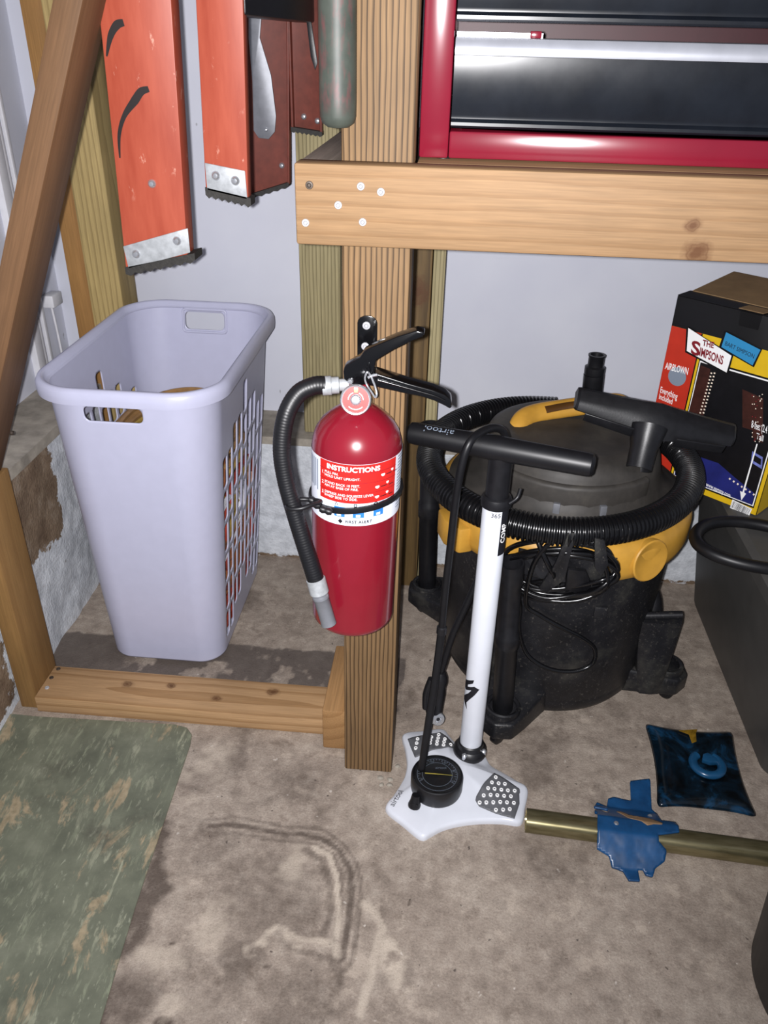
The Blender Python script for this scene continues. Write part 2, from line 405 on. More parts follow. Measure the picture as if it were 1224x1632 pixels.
def text(name, s, size, fn, mat, parent, extrude=.0003, align='LEFT', bold=0.0, spacing=1.0, sx=1.0):
    me = text_mesh(s, size, extrude, align, bold, spacing)
    for q in me.vertices: q.co = fn(q.co.x*sx, q.co.y, q.co.z)
    me.materials.clear(); me.materials.append(M[mat]); me.name = name
    o = bpy.data.objects.new(name, me); COL.objects.link(o); attach(o, parent); return o
def plane_fn(O, x, y):
    O, x, y = Vector(O), Vector(x).normalized(), Vector(y).normalized(); z = x.cross(y)
    return lambda a, b, c: O+x*a+y*b+z*c
def screw(parent, p, n, r=.0055, mat='screw', name='screw'):
    s = lathe(name, [(0, .0016), (r*.35, .0016), (r*.42, .0004), (r*.55, .0016), (r*.9, .0014), (r, .0006), (r, -.004)], p, mat, parent, seg=14, axis=n)
    return s
def grid_sheet(us, vs, pos, sdf, name, mat, parent=None, thick=.0, smooth=True, wrap=False, snap=True):
    """a surface over (u,v) kept where sdf<0; its cut edges are pulled onto the true outline"""
    nu, nv = len(us), len(vs); U, Vv = np.meshgrid(us, vs, indexing='ij')
    uc = (U[:-1, :-1]+U[1:, 1:])/2; vc = (Vv[:-1, :-1]+Vv[1:, 1:])/2
    keep = sdf(uc, vc) < 0
    idx = np.arange(nu*nv).reshape(nu, nv)
    Fq = np.stack([idx[:-1, :-1][keep], idx[1:, :-1][keep], idx[1:, 1:][keep], idx[:-1, 1:][keep]], 1)
    cnt = np.zeros((nu, nv), int); tot = np.zeros((nu, nv), int)
    for (a, b) in ((0, 0), (1, 0), (1, 1), (0, 1)):
        cnt[a:nu-1+a, b:nv-1+b] += keep; tot[a:nu-1+a, b:nv-1+b] += 1
    U2, V2 = U.copy(), Vv.copy()
    if snap:
        edge = (cnt > 0) & (cnt < tot)
        h = 1e-4
        for _ in range(2):
            s = sdf(U2, V2); gu = (sdf(U2+h, V2)-sdf(U2-h, V2))/(2*h); gv = (sdf(U2, V2+h)-sdf(U2, V2-h))/(2*h)
            g2 = np.maximum(gu*gu+gv*gv, .2); lim = max(us[1]-us[0], vs[1]-vs[0])
            du = np.clip(s*gu/g2, -lim, lim); dv = np.clip(s*gv/g2, -lim, lim)
            U2 = np.where(edge, U2-du, U2); V2 = np.where(edge, V2-dv, V2)
    XYZ = pos(U2.ravel(), V2.ravel())
    used = np.unique(Fq); remap = -np.ones(nu*nv, int); remap[used] = np.arange(len(used))
    o = mesh_obj(name, XYZ[used].tolist(), remap[Fq].tolist(), mat, parent, smooth=smooth)
    if wrap:
        bm = bmesh.new(); bm.from_mesh(o.data); bmesh.ops.remove_doubles(bm, verts=bm.verts, dist=1e-5); bm.to_mesh(o.data); bm.free()
        o.data.polygons.foreach_set('use_smooth', [True]*len(o.data.polygons))
    if thick:
        md = o.modifiers.new('thickness', 'SOLIDIFY'); md.thickness = thick; md.offset = 0
    return o
def poly_sdf(P):
    P = np.array(P, float)
    def f(x, y):
        x = np.asarray(x); y = np.asarray(y); d = np.full(x.shape, 1e9); ins = np.zeros(x.shape, bool)
        for i in range(len(P)):
            a, b = P[i], P[(i+1) % len(P)]; ex, ey = b-a; wx, wy = x-a[0], y-a[1]
            u = np.clip((wx*ex+wy*ey)/(ex*ex+ey*ey+1e-18), 0, 1)
            d = np.minimum(d, np.hypot(wx-u*ex, wy-u*ey))
            c = ((a[1] > y) != (b[1] > y)) & (x < (b[0]-a[0])*(y-a[1])/(b[1]-a[1]+1e-18)+a[0]); ins ^= c
        return np.where(ins, -d, d)
    return f
def line_dist(P):
    P = np.array(P, float)
    def f(x, y):
        d = np.full(x.shape, 1e9)
        for a, b in zip(P[:-1], P[1:]):
            ex, ey = b-a; u = np.clip(((x-a[0])*ex+(y-a[1])*ey)/(ex*ex+ey*ey), 0, 1)
            d = np.minimum(d, np.hypot(x-a[0]-u*ex, y-a[1]-u*ey))
        return d
    return f
def vnoise(x, y, s, seed=0):
    rs = np.random.RandomState(seed); G = rs.rand(128, 128)
    X, Y = x*s+50, y*s+50; i, j = np.floor(X).astype(int), np.floor(Y).astype(int); a, b = X-i, Y-j
    a = a*a*(3-2*a); b = b*b*(3-2*b); g = lambda p, q: G[p % 128, q % 128]
    return (g(i, j)*(1-a)+g(i+1, j)*a)*(1-b)+(g(i, j+1)*(1-a)+g(i+1, j+1)*a)*b
def fbm(x, y, s, seed=0): return sum(vnoise(x, y, s*2**k, seed+k)*.5**k for k in range(4))/1.875
def sstep(a, b, x):
    u = np.clip((x-a)/(b-a), 0, 1); return u*u*(3-2*u)
def structure(o): o['kind'] = 'structure'; return o

# ================================================================ the room
gx = np.arange(-1.25, 1.3001, .005); gy = np.arange(.28, 1.7401, .005)
GX, GY = np.meshgrid(gx, gy, indexing='ij')
flr = grid_sheet(gx, gy, lambda u, v: np.stack([u, v, np.zeros_like(u)], 1), lambda u, v: np.full(np.shape(u), -1.0), 'floor', 'floor', smooth=False, snap=False)
structure(flr); flr['label'] = 'bare stained concrete floor'
fx = np.array([q.co[:2] for q in flr.data.vertices]); X_, Y_ = fx[:, 0], fx[:, 1]
def px(pts): return [tuple(PZ(a, 1000+b, 0))[:2] for a, b in pts]
def pz(pts): return [(a/1.855, b/1.855) for a, b in pts]
wob = (fbm(X_, Y_, 22, 3)-.5)
def band(zpts, w, soft=.5, wb=.03):
    d = line_dist(px(pz(zpts)))(X_+wob*wb, Y_+(fbm(X_, Y_, 25, 9)-.5)*wb); return 1-sstep(w*(1-soft), w*(1+soft), d)
mott = fbm(X_, Y_, 40, 21); big = fbm(X_, Y_, 9, 5)
dirt = np.zeros_like(X_); pale = np.zeros_like(X_); paint = np.zeros_like(X_)
for off, wt in ((0, .7), (.016, .5), (-.014, .35)):
    ln = [(620, 588), (700, 586), (780, 596), (860, 610), (940, 622), (1000, 655), (1032, 715), (1036, 800), (1028, 890), (1010, 985)]
    d = line_dist(px(pz(ln)))(X_+wob*.012, Y_+(fbm(X_, Y_, 25, 9)-.5)*.012)
    dirt = np.maximum(dirt, wt*(1-sstep(.002, .006, np.abs(d-abs(off)))) if off else wt*(1-sstep(.003, .009, d)))
dirt = np.maximum(dirt, .55*band([(900, 660), (950, 690), (968, 760), (975, 860), (960, 900)], .007, .6, .015))
dirt = np.maximum(dirt, .45*band([(820, 850), (880, 890), (960, 905)], .007, .6, .02))
dirt = np.maximum(dirt, .5*band([(850, 950), (930, 968), (1000, 985), (1005, 1060)], .005, .6, .015))
dirt = np.maximum(dirt, .8*band([(490, 620), (430, 740), (360, 880), (310, 1010), (255, 1150), (220, 1250)], .022, .8, .09))
dirt = np.maximum(dirt, .45*band([(690, 330), (720, 400), (680, 360)], .03, .8, .12))
for (zx, zy, rr, wt) in ((780, 780, .13, .42), (870, 840, .07, .45), (730, 990, .06, .55), (620, 640, .08, .4), (900, 1150, .10, .45), (350, 1100, .06, .6), (640, 1120, .10, .3), (960, 520, .07, .25)):
    p = PZ(zx/1.855, 1000+zy/1.855, 0); dirt = np.maximum(dirt, wt*(1-sstep(rr*.3, rr*1.1, np.hypot(X_-p.x+wob*.08, Y_-p.y))))
dirt = np.maximum(dirt, .4*sstep(.54, .76, big))
for (zx, zy, rr) in ((510, 935, .006), (787, 1003, .006), (1210, 815, .006), (480, 1180, .02)):
    p = PZ(zx/1.855, 1000+zy/1.855, 0); dirt = np.maximum(dirt, .8*(1-sstep(rr*.5, rr, np.hypot(X_-p.x, Y_-p.y))))
pale = np.maximum(pale, .75*band([(925, 650), (970, 672), (992, 740), (1000, 830), (998, 912)], .0045, .5, .01))
pale = np.maximum(pale, .6*band([(860, 912), (940, 922), (995, 935), (1002, 975)], .007, .6, .02))
pale = np.maximum(pale, .6*band([(1075, 815), (1108, 845), (1130, 890), (1110, 960), (1100, 1000), (1065, 1140)], .0075, .6, .012))
pale = np.maximum(pale, .75*band([(1150, 960), (1195, 990), (1190, 1080)], .02, .6, .06)*sstep(.3, .5, mott))
pale = np.maximum(pale, .7*band([(770, 930), (830, 930), (930, 960)], .015, .6, .06)*sstep(.3, .55, mott))
for (zx, zy, rr) in ((580, 400, .09), (540, 520, .05), (430, 950, .06), (470, 1010, .04), (620, 880, .07), (860, 700, .05), (500, 1110, .05)):
    p = PZ(zx/1.855, 1000+zy/1.855, 0); pale = np.maximum(pale, .55*(1-sstep(rr*.2, rr*1.3, np.hypot(X_-p.x+wob*.08, Y_-p.y)))*sstep(.30, .72, fbm(X_, Y_, 30, 77)))
# old dark paint band behind the sill plate
edge = 1.372+.012*(fbm(X_, Y_, 30, 12)-.5)
paint = np.where((X_ > -.9) & (X_ < -.05), (1-sstep(0, .012, Y_-edge))*sstep(1.2, 1.215, Y_), 0)*np.clip(.55+.6*(fbm(X_, Y_, 35, 40)-.2), 0, .9)
wear = sstep(.5, .62, fbm(X_*1.0, Y_, 26, 61))*sstep(-.68, -.62, X_)*.75
paint = paint*(1-wear)
for nm, arr in (('dirt', dirt), ('pale', pale), ('paint', paint)):
    a = flr.data.attributes.new(nm, 'FLOAT', 'POINT'); a.data.foreach_set('value', np.clip(arr, 0, 1).astype(np.float32))

CURB_Y, WALL_Y, CURB_Z = 1.735, 1.89, .351
def found_wall(name, u0, u1, v0, v1, pos, bare):
    us = np.arange(u0, u1+.0001, .01); vs = np.linspace(v0, v1, max(3, int((v1-v0)/.01)+1))
    o = grid_sheet(us, vs, pos, lambda u, v: np.full(np.shape(u), -1.0), name, 'found', smooth=True, snap=False)
    W = np.array([tuple(q.co) for q in o.data.vertices])
    a = o.data.attributes.new('bare', 'FLOAT', 'POINT'); a.data.foreach_set('value', bare(W).astype(np.float32)); return structure(o)
nz = lambda u, v, s: (fbm(u, v, 14, s)-.5)*.012
cb = found_wall('wall_foundation_back', -.82, 1.3, -.01, CURB_Z, lambda u, v: np.stack([u, CURB_Y+nz(u, v, 2)*.4+.004*np.exp(-((v-.118-.006*np.sin(u*9))/.006)**2)+.006*sstep(.012, 0, v), v], 1), lambda W: .05+.5*(W[:, 2] < .02))
cb['label'] = 'white painted concrete foundation under the back wall'
fl = found_wall('wall_foundation_left', .9, CURB_Y+.01, -.01, .455, lambda u, v: np.stack([-.826+nz(u, v, 8), u, v], 1),
                lambda W: np.maximum(.95*sstep(1.50, 1.43, W[:, 1])*sstep(.19, .27, W[:, 2]), .85*sstep(1.2, 1.1, W[:, 1])*sstep(.0, .03, W[:, 2])))
fl['label'] = 'chipped painted concrete foundation along the left wall'
lb = structure(box('ledge_back', (-.84, CURB_Y-.002, CURB_Z-.02), (1.3, WALL_Y+.01, CURB_Z), 'ledge')); lb['label'] = 'bare concrete ledge on top of the back foundation'
ll = structure(box('ledge_left', (-.97, .9, .435), (-.822, WALL_Y+.01, .458), 'ledge')); ll['label'] = 'bare concrete ledge on top of the left foundation'
wb_ = structure(box('wall_back', (-1.05, WALL_Y, CURB_Z), (1.35, WALL_Y+.06, 2.3), 'wall')); wb_['label'] = 'white painted back wall'
wl_ = structure(box('wall_left', (-1.02, .9, .45), (-.955, WALL_Y, 2.3), 'wall')); wl_['label'] = 'white painted left wall'
for i, (y0, y1, d) in enumerate(((1.70, 1.735, .016), (1.745, 1.757, .010), (1.775, 1.787, .008))):
    tr = structure(box('trim_%d' % (i+1), (-.956, y0, .46), (-.955+d, y1, 2.3), 'trim', None, .002)); tr['label'] = 'white door casing strip on the left wall'

# ================================================================ timbers
M['w_post'] = wood('treated_pine_post', '866a4a', '3b2a18', ring=44, pith=(.16, .05), contrast=.9, stain=.3, seed=1)
M['w_beam'] = wood('pine_beam', '907252', '755535', ring=22, pith=(.10, .07), contrast=.4, seed=2, stain=.2,
                   knots=((.037, -.019, .482, .017), (.006, -.019, .471, .010), (.014, -.019, .66, .007)))
M['w_sill'] = wood('pine_sill', 'b08d66', '8a6640', ring=20, pith=(.01, -.05), contrast=.6, seed=3, stain=.2,
                   knots=((.01, .019, .17, .012), (.015, .019, .26, .010), (-.01, .019, .36, .011), (.02, .019, .47, .013)))
M['w_block'] = wood('pine_block', 'a07a50', '7d5730', ring=12, pith=(.02, .08), contrast=.4, seed=4)
M['w_left'] = wood('left_post_wood', '8a693f', '6e4c29', ring=9, pith=(.03, .08), contrast=.25, seed=5, stain=.2)
M['w_brace'] = wood('brace_wood', '72543a', '573b24', ring=8, pith=(.04, .09), contrast=.25, seed=6, stain=.25, knots=((.0, -.017, .35, .012),))
M['w_pt'] = wood('grey_treated_pine', 'a39772', '6f6648', ring=40, pith=(.2, .04), contrast=.75, seed=7, stain=.2)
M['w_dark'] = wood('dark_rough_pine', '6b5534', '3c2d1c', ring=24, pith=(.01, .1), contrast=.6, seed=8, stain=.4, knots=((.0, -.045, .74, .03),))
M['w_grey'] = wood('weathered_board', '7a6f66', '5c524b', ring=20, pith=(.02, .1), contrast=.4, seed=9)
M['w_brown'] = wood('stud_brown', '9a7242', '6f4a26', ring=12, pith=(.03, .1), contrast=.35, seed=10, knots=((.0, -.02, .50, .012),))
M['w_stud'] = wood('stud_pale', 'b39c68', '857046', ring=26, pith=(.14, .03), contrast=.6, seed=11, knots=((-.015, -.045, .715, .013), (.0, -.045, .27, .006)))

PXL, PXR, PFY = -.1426, -.0537, 1.047
post = timber('wooden_post', 'square treated pine post the red fire extinguisher hangs on', ((PXL+PXR)/2, PFY+.0445, 0), ((PXL+PXR)/2, PFY+.0445, 2.0), .0889, .0889, (1, 0, 0), 'w_post', .004)
beam = timber('front_beam', 'light pine beam screwed across the post below the red tool chest', (-.1935, PFY-.019, 1.0115), (1.25, PFY-.019, 1.0115), .0935, .038, (0, 0, -1), 'w_beam', .003)
for (a, b, m_) in ((493, 295, 'screw_dark'), (575, 297, 'screw'), (607, 306, 'screw'), (539, 327, 'screw'), (487, 355, 'screw'), (578, 354, 'screw')):
    screw(beam, PY(a, b, PFY-.0382), (0, -1, 0), .0048, m_)
side = timber('side_rail', 'weathered board running back from the beam end to the wall', (-.1716, PFY, 1.0115), (-.1716, 1.771, 1.0115), .038, .0935, (1, 0, 0), 'w_grey', .002)
deck = timber('shelf_deck', 'wooden shelf deck under the red tool chest', (-.050, 1.40, 1.049), (1.25, 1.40, 1.049), .70, .018, (0, 1, 0), 'w_beam', .001, 'shelf')
deck2 = timber('deck_cleat', 'wooden cleat behind the post under the shelf deck', (-.1526, 1.46, 1.02), (-.052, 1.46, 1.02), .60, .03, (0, 1, 0), 'w_grey', .001)
rs = timber('rear_stud', 'greenish treated stud on the ledge behind the extinguisher', (-.29, 1.816, CURB_Z), (-.29, 1.816, 2.0), .0905, .089, (1, 0, 0), 'w_pt', .003)
rd_ = timber('rear_dark_stud', 'dark rough stud standing behind the right side of the post', (-.066, 1.69, 0), (-.066, 1.69, 1.0), .052, .085, (1, 0, 0), 'w_dark', .003)
rp_ = timber('rear_pale_stud', 'narrow pale stud beside the dark stud behind the post', (-.026, 1.69, 0), (-.026, 1.69, 1.0), .025, .085, (1, 0, 0), 'w_pt', .003)
sill = timber('sill_plate', 'flat pine board lying on the floor in front of the basket', (-.778, 1.176, .019), (-.1915, 1.176, .019), .0955, .038, (0, 1, 0), 'w_sill', .0025)
for (a, b) in ((75, 1096), (82, 1080), (93, 1066)): screw(sill, PZ(a, b, .0384), (0, 0, 1), .0045, 'screw_dark' if b < 1090 else 'screw')
blk = timber('corner_block', 'short pine offcut standing on edge between sill and post', (-.1672, 1.095, 0.049), (-.1672, 1.285, .049), .0475, .098, (1, 0, 0), 'w_block', .003)
lp_ = timber('left_upright', 'short pine upright at the left end of the sill', (-.797, 1.183, 0), (-.797, 1.183, .503), .038, .093, (1, 0, 0), 'w_left', .003)
sb = Vector((.4, 0, .9165)).normalized()
b0 = Vector((-.8045, 1.177, .504))
br = timber('diagonal_brace', 'long brown diagonal board leaning above the laundry basket', b0, b0+sb*1.5, .036, .088, (1, 0, 0), 'w_brace', .003)
for (a, b) in ((7, 590), (20, 690)): screw(br, PX(a, b, -.755), (1, 0, 0), .004, 'screw_dark')
cs1 = timber('corner_stud', 'brown stud in the corner behind the orange ladder', (-.834, 1.795, CURB_Z), (-.834, 1.795, 2.2), .046, .09, (1, 0, 0), 'w_brown', .003)
cs2 = timber('corner_stud', 'pale grooved stud in the corner behind the orange ladder', (-.772, 1.785, CURB_Z), (-.772, 1.785, 2.2), .076, .09, (1, 0, 0), 'w_stud', .003)

# small white pipe clip on the left wall
cl = thing('pipe_clip', 'small white pipe clip with a thin wire on the left wall', 'pipe clip', (-.955, 1.80, .60))
box('clip_body', (-.956, 1.80, .62), (-.928, 1.85, .65), 'trim', cl, .004)
tube('wire', [(-.945, 1.82, .62), (-.945, 1.825, .56), (-.946, 1.83, .48)], .003, 'trim', cl, 8)

# ================================================================ red tool chest
tb = thing('tool_chest', 'red steel tool chest with black drawers standing on the shelf', 'tool chest', (.30, 1.25, 1.058))
TY = 1.075; TX0, TX1, TZ0, TZ1 = -.050, .72, 1.0605, 1.50
for xa in (TX0, TX1-.036): box('side_frame', (xa, TY, TZ0), (xa+.036, TY+.3, TZ1), 'tool_red', tb, .003)
box('bottom_rail', (TX0+.0362, TY+.001, TZ0), (TX1-.0362, TY+.30, TZ0+.031), 'tool_red', tb, .003)
box('top_rail', (TX0+.0362, TY+.001, TZ1-.03), (TX1-.0362, TY+.30, TZ1), 'tool_red', tb, .003)
box('back_panel', (TX0+.0362, TY+.28, TZ0+.031), (TX1-.0362, TY+.299, TZ1-.03), 'tool_dark', tb)
dz = TZ0+.0325
for k in range(3):
    z0, z1 = dz, dz+.098
    x0, x1 = TX0+.0375, TX1-.0375
    # front panel with rolled lower lip
    prof = [(.012, z0+.002), (.004, z0+.002), (.0015, z0+.0045), (.0015, z0+.008), (.006, z0+.012), (.006, z0+.016), (.0035, z0+.020), (.0035, z1-.020), (.012, z1-.020)]
    V = [(x, TY+d, z) for x in (x0, x1) for d, z in prof]; n = len(prof)
    Fc = [(i, i+1, n+i+1, n+i) for i in range(n-1)] + [tuple(range(n))[::-1], tuple(range(n, 2*n)), (n-1, 0, n, 2*n-1)]
    dr = fo = mesh_obj('drawer', V, Fc, 'tool_black', tb); fo.data.polygons.foreach_set('use_smooth', [True]*len(fo.data.polygons)); fo.data.set_sharp_from_angle(angle=math.radians(40))
    pr = [(.012, z1-.0195), (-.003, z1-.0195), (-.004, z1-.016), (-.0035, z1-.011), (-.001, z1-.006), (.003, z1-.002), (.012, z1-.001)]
    V = [(x, TY+d, z) for x in (x0, x1) for d, z in pr]; n = len(pr)
    Fc = [(i, i+1, n+i+1, n+i) for i in range(n-1)] + [tuple(range(n))[::-1], tuple(range(n, 2*n)), (n-1, 0, n, 2*n-1)]
    ho = mesh_obj('handle_strip', V, Fc, 'alu', dr, True, 30)
    box('drawer_body', (x0+.012, TY+.013, z0+.006), (x1-.012, TY+.27, z1-.03), 'tool_dark', dr)
    sl = box('slide', (x0+.001, TY+.013, z1-.012), (x0+.10, TY+.016, z1+.004), 'alu', dr)
    box('slide_stop', (x0+.085, TY+.009, z1-.001), (x0+.098, TY+.0128, z1+.006), 'tool_red', dr, .001)
    dz = z1+.012
for (a, b) in ((TX0+.03, TY+.03), (TX1-.05, TY+.03), (TX0+.03, TY+.26), (TX1-.05, TY+.26)):
    lathe('foot', [(0, 1.0581), (.012, 1.0581), (.012, 1.0608), (0, 1.0608)], (a, b, 0), 'black_rubber', tb, 14)

# ================================================================ stepladder hanging on its side
LN, LFAR = 1.205, 1.765
lad = thing('stepladder', 'orange fibreglass stepladder hanging feet down beside the post', 'ladder', (-.40, 1.49, .84))
def rail(nm, x0t, x0b, width, zb_l, zb_r, Y, thick, facing, mat_out, zt=2.05):
    """C channel: web in the XZ plane at Y, flanges going away from the viewer (facing=+1) or towards (-1); foot cut slanting"""
    # x0 at z=1.23 and at foot
    def xl(z): return x0b+(x0t-x0b)*(z-zb_l)/(1.23-zb_l)
    t_ = .005; dpt = thick*facing
    def sec(zl, zr):
        a, b = xl(zl), xl(zr)+width
        return [(a, Y, zl), (b, Y, zr), (b, Y+dpt, zr), (b-t_, Y+dpt, zr), (b-t_, Y+t_*facing, zr), (a+t_, Y+t_*facing, zl), (a+t_, Y+dpt, zl), (a, Y+dpt, zl)]
    bm = bmesh.new(); A = [bm.verts.new(q) for q in sec(zb_l, zb_r)]; B = [bm.verts.new(q) for q in sec(zt, zt)]
    for i in range(8): bm.faces.new((A[i], A[(i+1) % 8], B[(i+1) % 8], B[i]))
    bm.faces.new(A[::-1]); bm.faces.new(B); bmesh.ops.recalc_face_normals(bm, faces=bm.faces)
    es = [e for e in bm.edges if e.calc_face_angle(0) > .5]
    bmesh.ops.bevel(bm, geom=es, offset=.0016, segments=2, affect='EDGES', profile=.5, clamp_overlap=True)
    return bm_obj(nm, bm, mat_out, lad, True, 35), xl
def shoe(nm, par, Y, pts, dy, mat='zinc_plate'):
    return prism(nm, [(q.x, Y, q.z) for q in pts], (0, dy, 0), mat, par, .0015)
def foot_tread(par, Y0, Y1, a, b, h=.014):
    """serrated rubber foot from a to b (xz points) across Y0..Y1"""
    n = 14; top = [(a[0]+(b[0]-a[0])*k/n, a[1]+(b[1]-a[1])*k/n) for k in range(n+1)]
    bot = [(x, z-h*(1 if k % 2 else .72)) for k, (x, z) in enumerate(top)]
    pts = [(x, Y0, z) for x, z in top]+[(x, Y0, z) for x, z in reversed(bot)]
    return prism('rubber_foot', pts, (0, Y1-Y0, 0), 'rubber_foot', par)
def rivet(par, p, r=.006, d=-1): return lathe('rivet', [(0, .0045), (r*.5, .004), (r*.85, .0022), (r, 0), (r, -.002)], p, 'chrome', par, 16, axis=(0, d, 0))
# near front rail (the wide one)
a1, b1, c1, d1 = PY(156, 0, LN), PY(273, 0, LN), PY(201, 432, LN), PY(303, 408, LN)
W1 = .098
r1, x1 = rail('front_rail', a1.x, c1.x, W1, c1.z+.004, d1.z+.002, LN, .034, 1, 'orange')
sh = shoe('shoe_plate', r1, LN-.0008, [PY(197, 392, LN), PY(300, 363, LN), PY(304, 402, LN), PY(206, 428, LN)], -.0022)
for (a, b) in ((217, 405), (282, 384)): rivet(sh, PY(a, b, LN-.003), .0065)
rivet(r1, PY(242, 293, LN-.0005), .0062)
foot_tread(r1, LN-.003, LN+.036, (c1.x, c1.z+.006), (d1.x+.008, d1.z+.005))
def ribbon(nm, pts, ws, Y, mat, par):
    P = smooth_path([tuple(PY(a, b, Y)) for a, b in pts], 8); n = len(P); wv = np.interp(np.linspace(0, 1, n), np.linspace(0, 1, len(ws)), ws)
    V = []; 
    for i in range(n):
        tt = P[min(i+1, n-1)]-P[max(i-1, 0)]; nn = np.array((-tt[2], 0, tt[0])); nn /= np.linalg.norm(nn)+1e-9
        V += [P[i]+nn*wv[i], P[i]-nn*wv[i]]
    return mesh_obj(nm, V, [(2*i, 2*i+1, 2*i+3, 2*i+2) for i in range(n-1)], mat, par)
ribbon('marker_stroke', [(197, 36), (186, 40), (176, 58), (170, 90)], [.004, .0052, .004, .001], LN-.0006, 'marker', r1)
ribbon('marker_stroke', [(237, 142), (225, 146), (215, 160), (198, 185), (190, 215), (191, 252)], [.0035, .005, .0055, .0032, .0025, .001], LN-.0006, 'marker', r1)
# near rear rail
a2, b2, c2, d2 = PY(312, 0, LN), PY(380, 0, LN), PY(328, 304, LN), PY(394, 321, LN)
r2, x2 = rail('rear_rail', a2.x, c2.x, .062, c2.z+.004, d2.z+.004, LN, .022, 1, 'orange')
sh = shoe('shoe_plate', r2, LN-.0008, [PY(327, 259, LN), PY(391, 272, LN), PY(395, 318, LN), PY(331, 303, LN)], -.0022)
for (a, b) in ((344, 280), (375, 288)): rivet(sh, PY(a, b, LN-.003), .0065)
foot_tread(r2, LN-.003, LN+.024, (c2.x, c2.z+.005), (d2.x+.006, d2.z+.005))
# far rails, seen from inside the channel
c3, d3 = PY(378, 318, LFAR), PY(464, 291, LFAR); a3 = PY(366, 0, LFAR)
r3, x3 = rail('front_rail', a3.x, c3.x, d3.x-c3.x, c3.z, d3.z, LFAR, .024, -1, 'orange_in')
foot_tread(r3, LFAR-.026, LFAR+.003, (c3.x, c3.z+.004), (d3.x, d3.z+.004), .010)
rivet(r3, PY(449, 264, LFAR-.0052), .006)
a4, c4, d4 = PY(460, 0, LFAR), PY(467, 204, LFAR), PY(516, 212, LFAR)
r4, x4 = rail('rear_rail', a4.x, c4.x, d4.x-c4.x, c4.z, d4.z, LFAR, .022, -1, 'orange_in')
foot_tread(r4, LFAR-.024, LFAR+.003, (c4.x, c4.z+.004), (d4.x, d4.z+.004), .010)
for (a, b) in ((484, 186), (506, 193)): rivet(r4, PY(a, b, LFAR-.0052), .006)
e0, e1 = PY(388, 25, LN+.03), PY(505, 17, LFAR-.02)
box('crossbar', (e0.x-.03, LN+.006, e0.z), (e0.x+.01, LFAR-.006, e0.z+.07), 'black_plastic', lad, .004)
prism('step_brace', [PY(a, b, LFAR-.03) for a, b in ((396, -40), (422, -40), (414, 60), (432, 120), (440, 185), (438, 210), (428, 222), (412, 220), (404, 208), (402, 130), (396, 60))], (0, .003, 0), 'steel', lad, .001)
rivet(lad, PY(424, 207, LFAR-.03), .004)
prism('spreader_strap', [PY(a, b, LFAR-.03) for a, b in ((486, 15), (493, 15), (506, 100), (502, 112), (495, 90))], (0, .003, 0), 'black_plastic', lad, .0005)
for zz in (1.50, 1.80):
    box('step', (a1.x+.012, LN+.03, zz), (a1.x+.085, LFAR-.03, zz+.025), 'zinc_plate', lad, .003)
box('top_cap', (a1.x-.02, LN-.02, 2.05), (a4.x+.10, LFAR+.02, 2.09), 'orange', lad, .01)
# ================================================================ green padded tube in front of the post
gt = PY(540, 205, 1.02)
prof = [(0, 0), (.012, .0015), (.0185, .006), (.0208, .013), (.0212, .03), (.0208, .4), (0, .402)]
g = lathe('padded_tube', [(r, z) for r, z in prof], (gt.x-.001, 1.021, gt.z), 'olive', None, 40)
# finer rings so the faded print has a place on the front
bm = bmesh.new(); bm.from_mesh(g.data); bmesh.ops.bisect_plane(bm, geom=bm.verts[:]+bm.edges[:]+bm.faces[:], plane_co=(0, 0, gt.z+.07), plane_no=(0, 0, 1)); 
bmesh.ops.bisect_plane(bm, geom=bm.verts[:]+bm.edges[:]+bm.faces[:], plane_co=(0, 0, gt.z+.15), plane_no=(0, 0, 1)); bm.to_mesh(g.data); bm.free()
g.data.polygons.foreach_set('use_smooth', [True]*len(g.data.polygons))
W = np.array([tuple(q.co) for q in g.data.vertices]); rebase(g)
at_ = g.data.attributes.new('print', 'FLOAT', 'POINT'); at_.data.foreach_set('value', ((W[:, 1] < 1.021-.012) & (W[:, 2] > gt.z+.02)).astype(np.float32))
tag(g, 'dark olive padded tube with faded red marks hanging before the post', 'padded tube')

# ================================================================ laundry basket
bk = thing('laundry_basket', 'tall pale lilac plastic laundry basket with slotted sides', 'basket', (-.565, 1.50, 0))
B0 = dict(x0=-.692, x1=-.447, y0=1.300, y1=1.690, r=.050); B1 = dict(x0=-.706, x1=-.396, y0=1.234, y1=1.752, r=.078); BH = .655
def rrect(d, s):
    """s in 0..8: straight sides on even spans (front, right, back, left), corners on odd"""
    s = np.mod(np.asarray(s, float), 8); x0, x1, y0, y1, r = d['x0'], d['x1'], d['y0'], d['y1'], d['r']
    k = np.floor(s).astype(int); u = s-k
    A = np.array([(x0+r, y0), (x1, y0+r), (x1-r, y1), (x0, y1-r)]); Bq = np.array([(x1-r, y0), (x1, y1-r), (x0+r, y1), (x0, y0+r)])
    Cc = np.array([(x1-r, y0+r), (x1-r, y1-r), (x0+r, y1-r), (x0+r, y0+r)]); a0 = np.array([-.5, 0, .5, 1])*math.pi
    out = np.zeros(s.shape+(2,)); q = k//2; st = (k % 2 == 0)
    out[st] = A[q[st]]+(Bq[q[st]]-A[q[st]])*u[st][:, None]
    an = a0[q[~st]]+u[~st]*math.pi/2
    out[~st] = Cc[q[~st]]+r*np.stack([np.cos(an), np.sin(an)], 1); return out
LEN = [.17, .095, .31, .095, .17, .095, .31, .095]
cum = np.r_[0, np.cumsum(LEN)]
def u2s(u): return np.interp(u, cum, np.arange(9))
def bpos(u, v):
    s = u2s(u); f = (v/BH)[:, None]; f2 = f
    xy = rrect(B0, s)*(1-f2)+rrect(B1, s)*f2; return np.c_[xy, v]
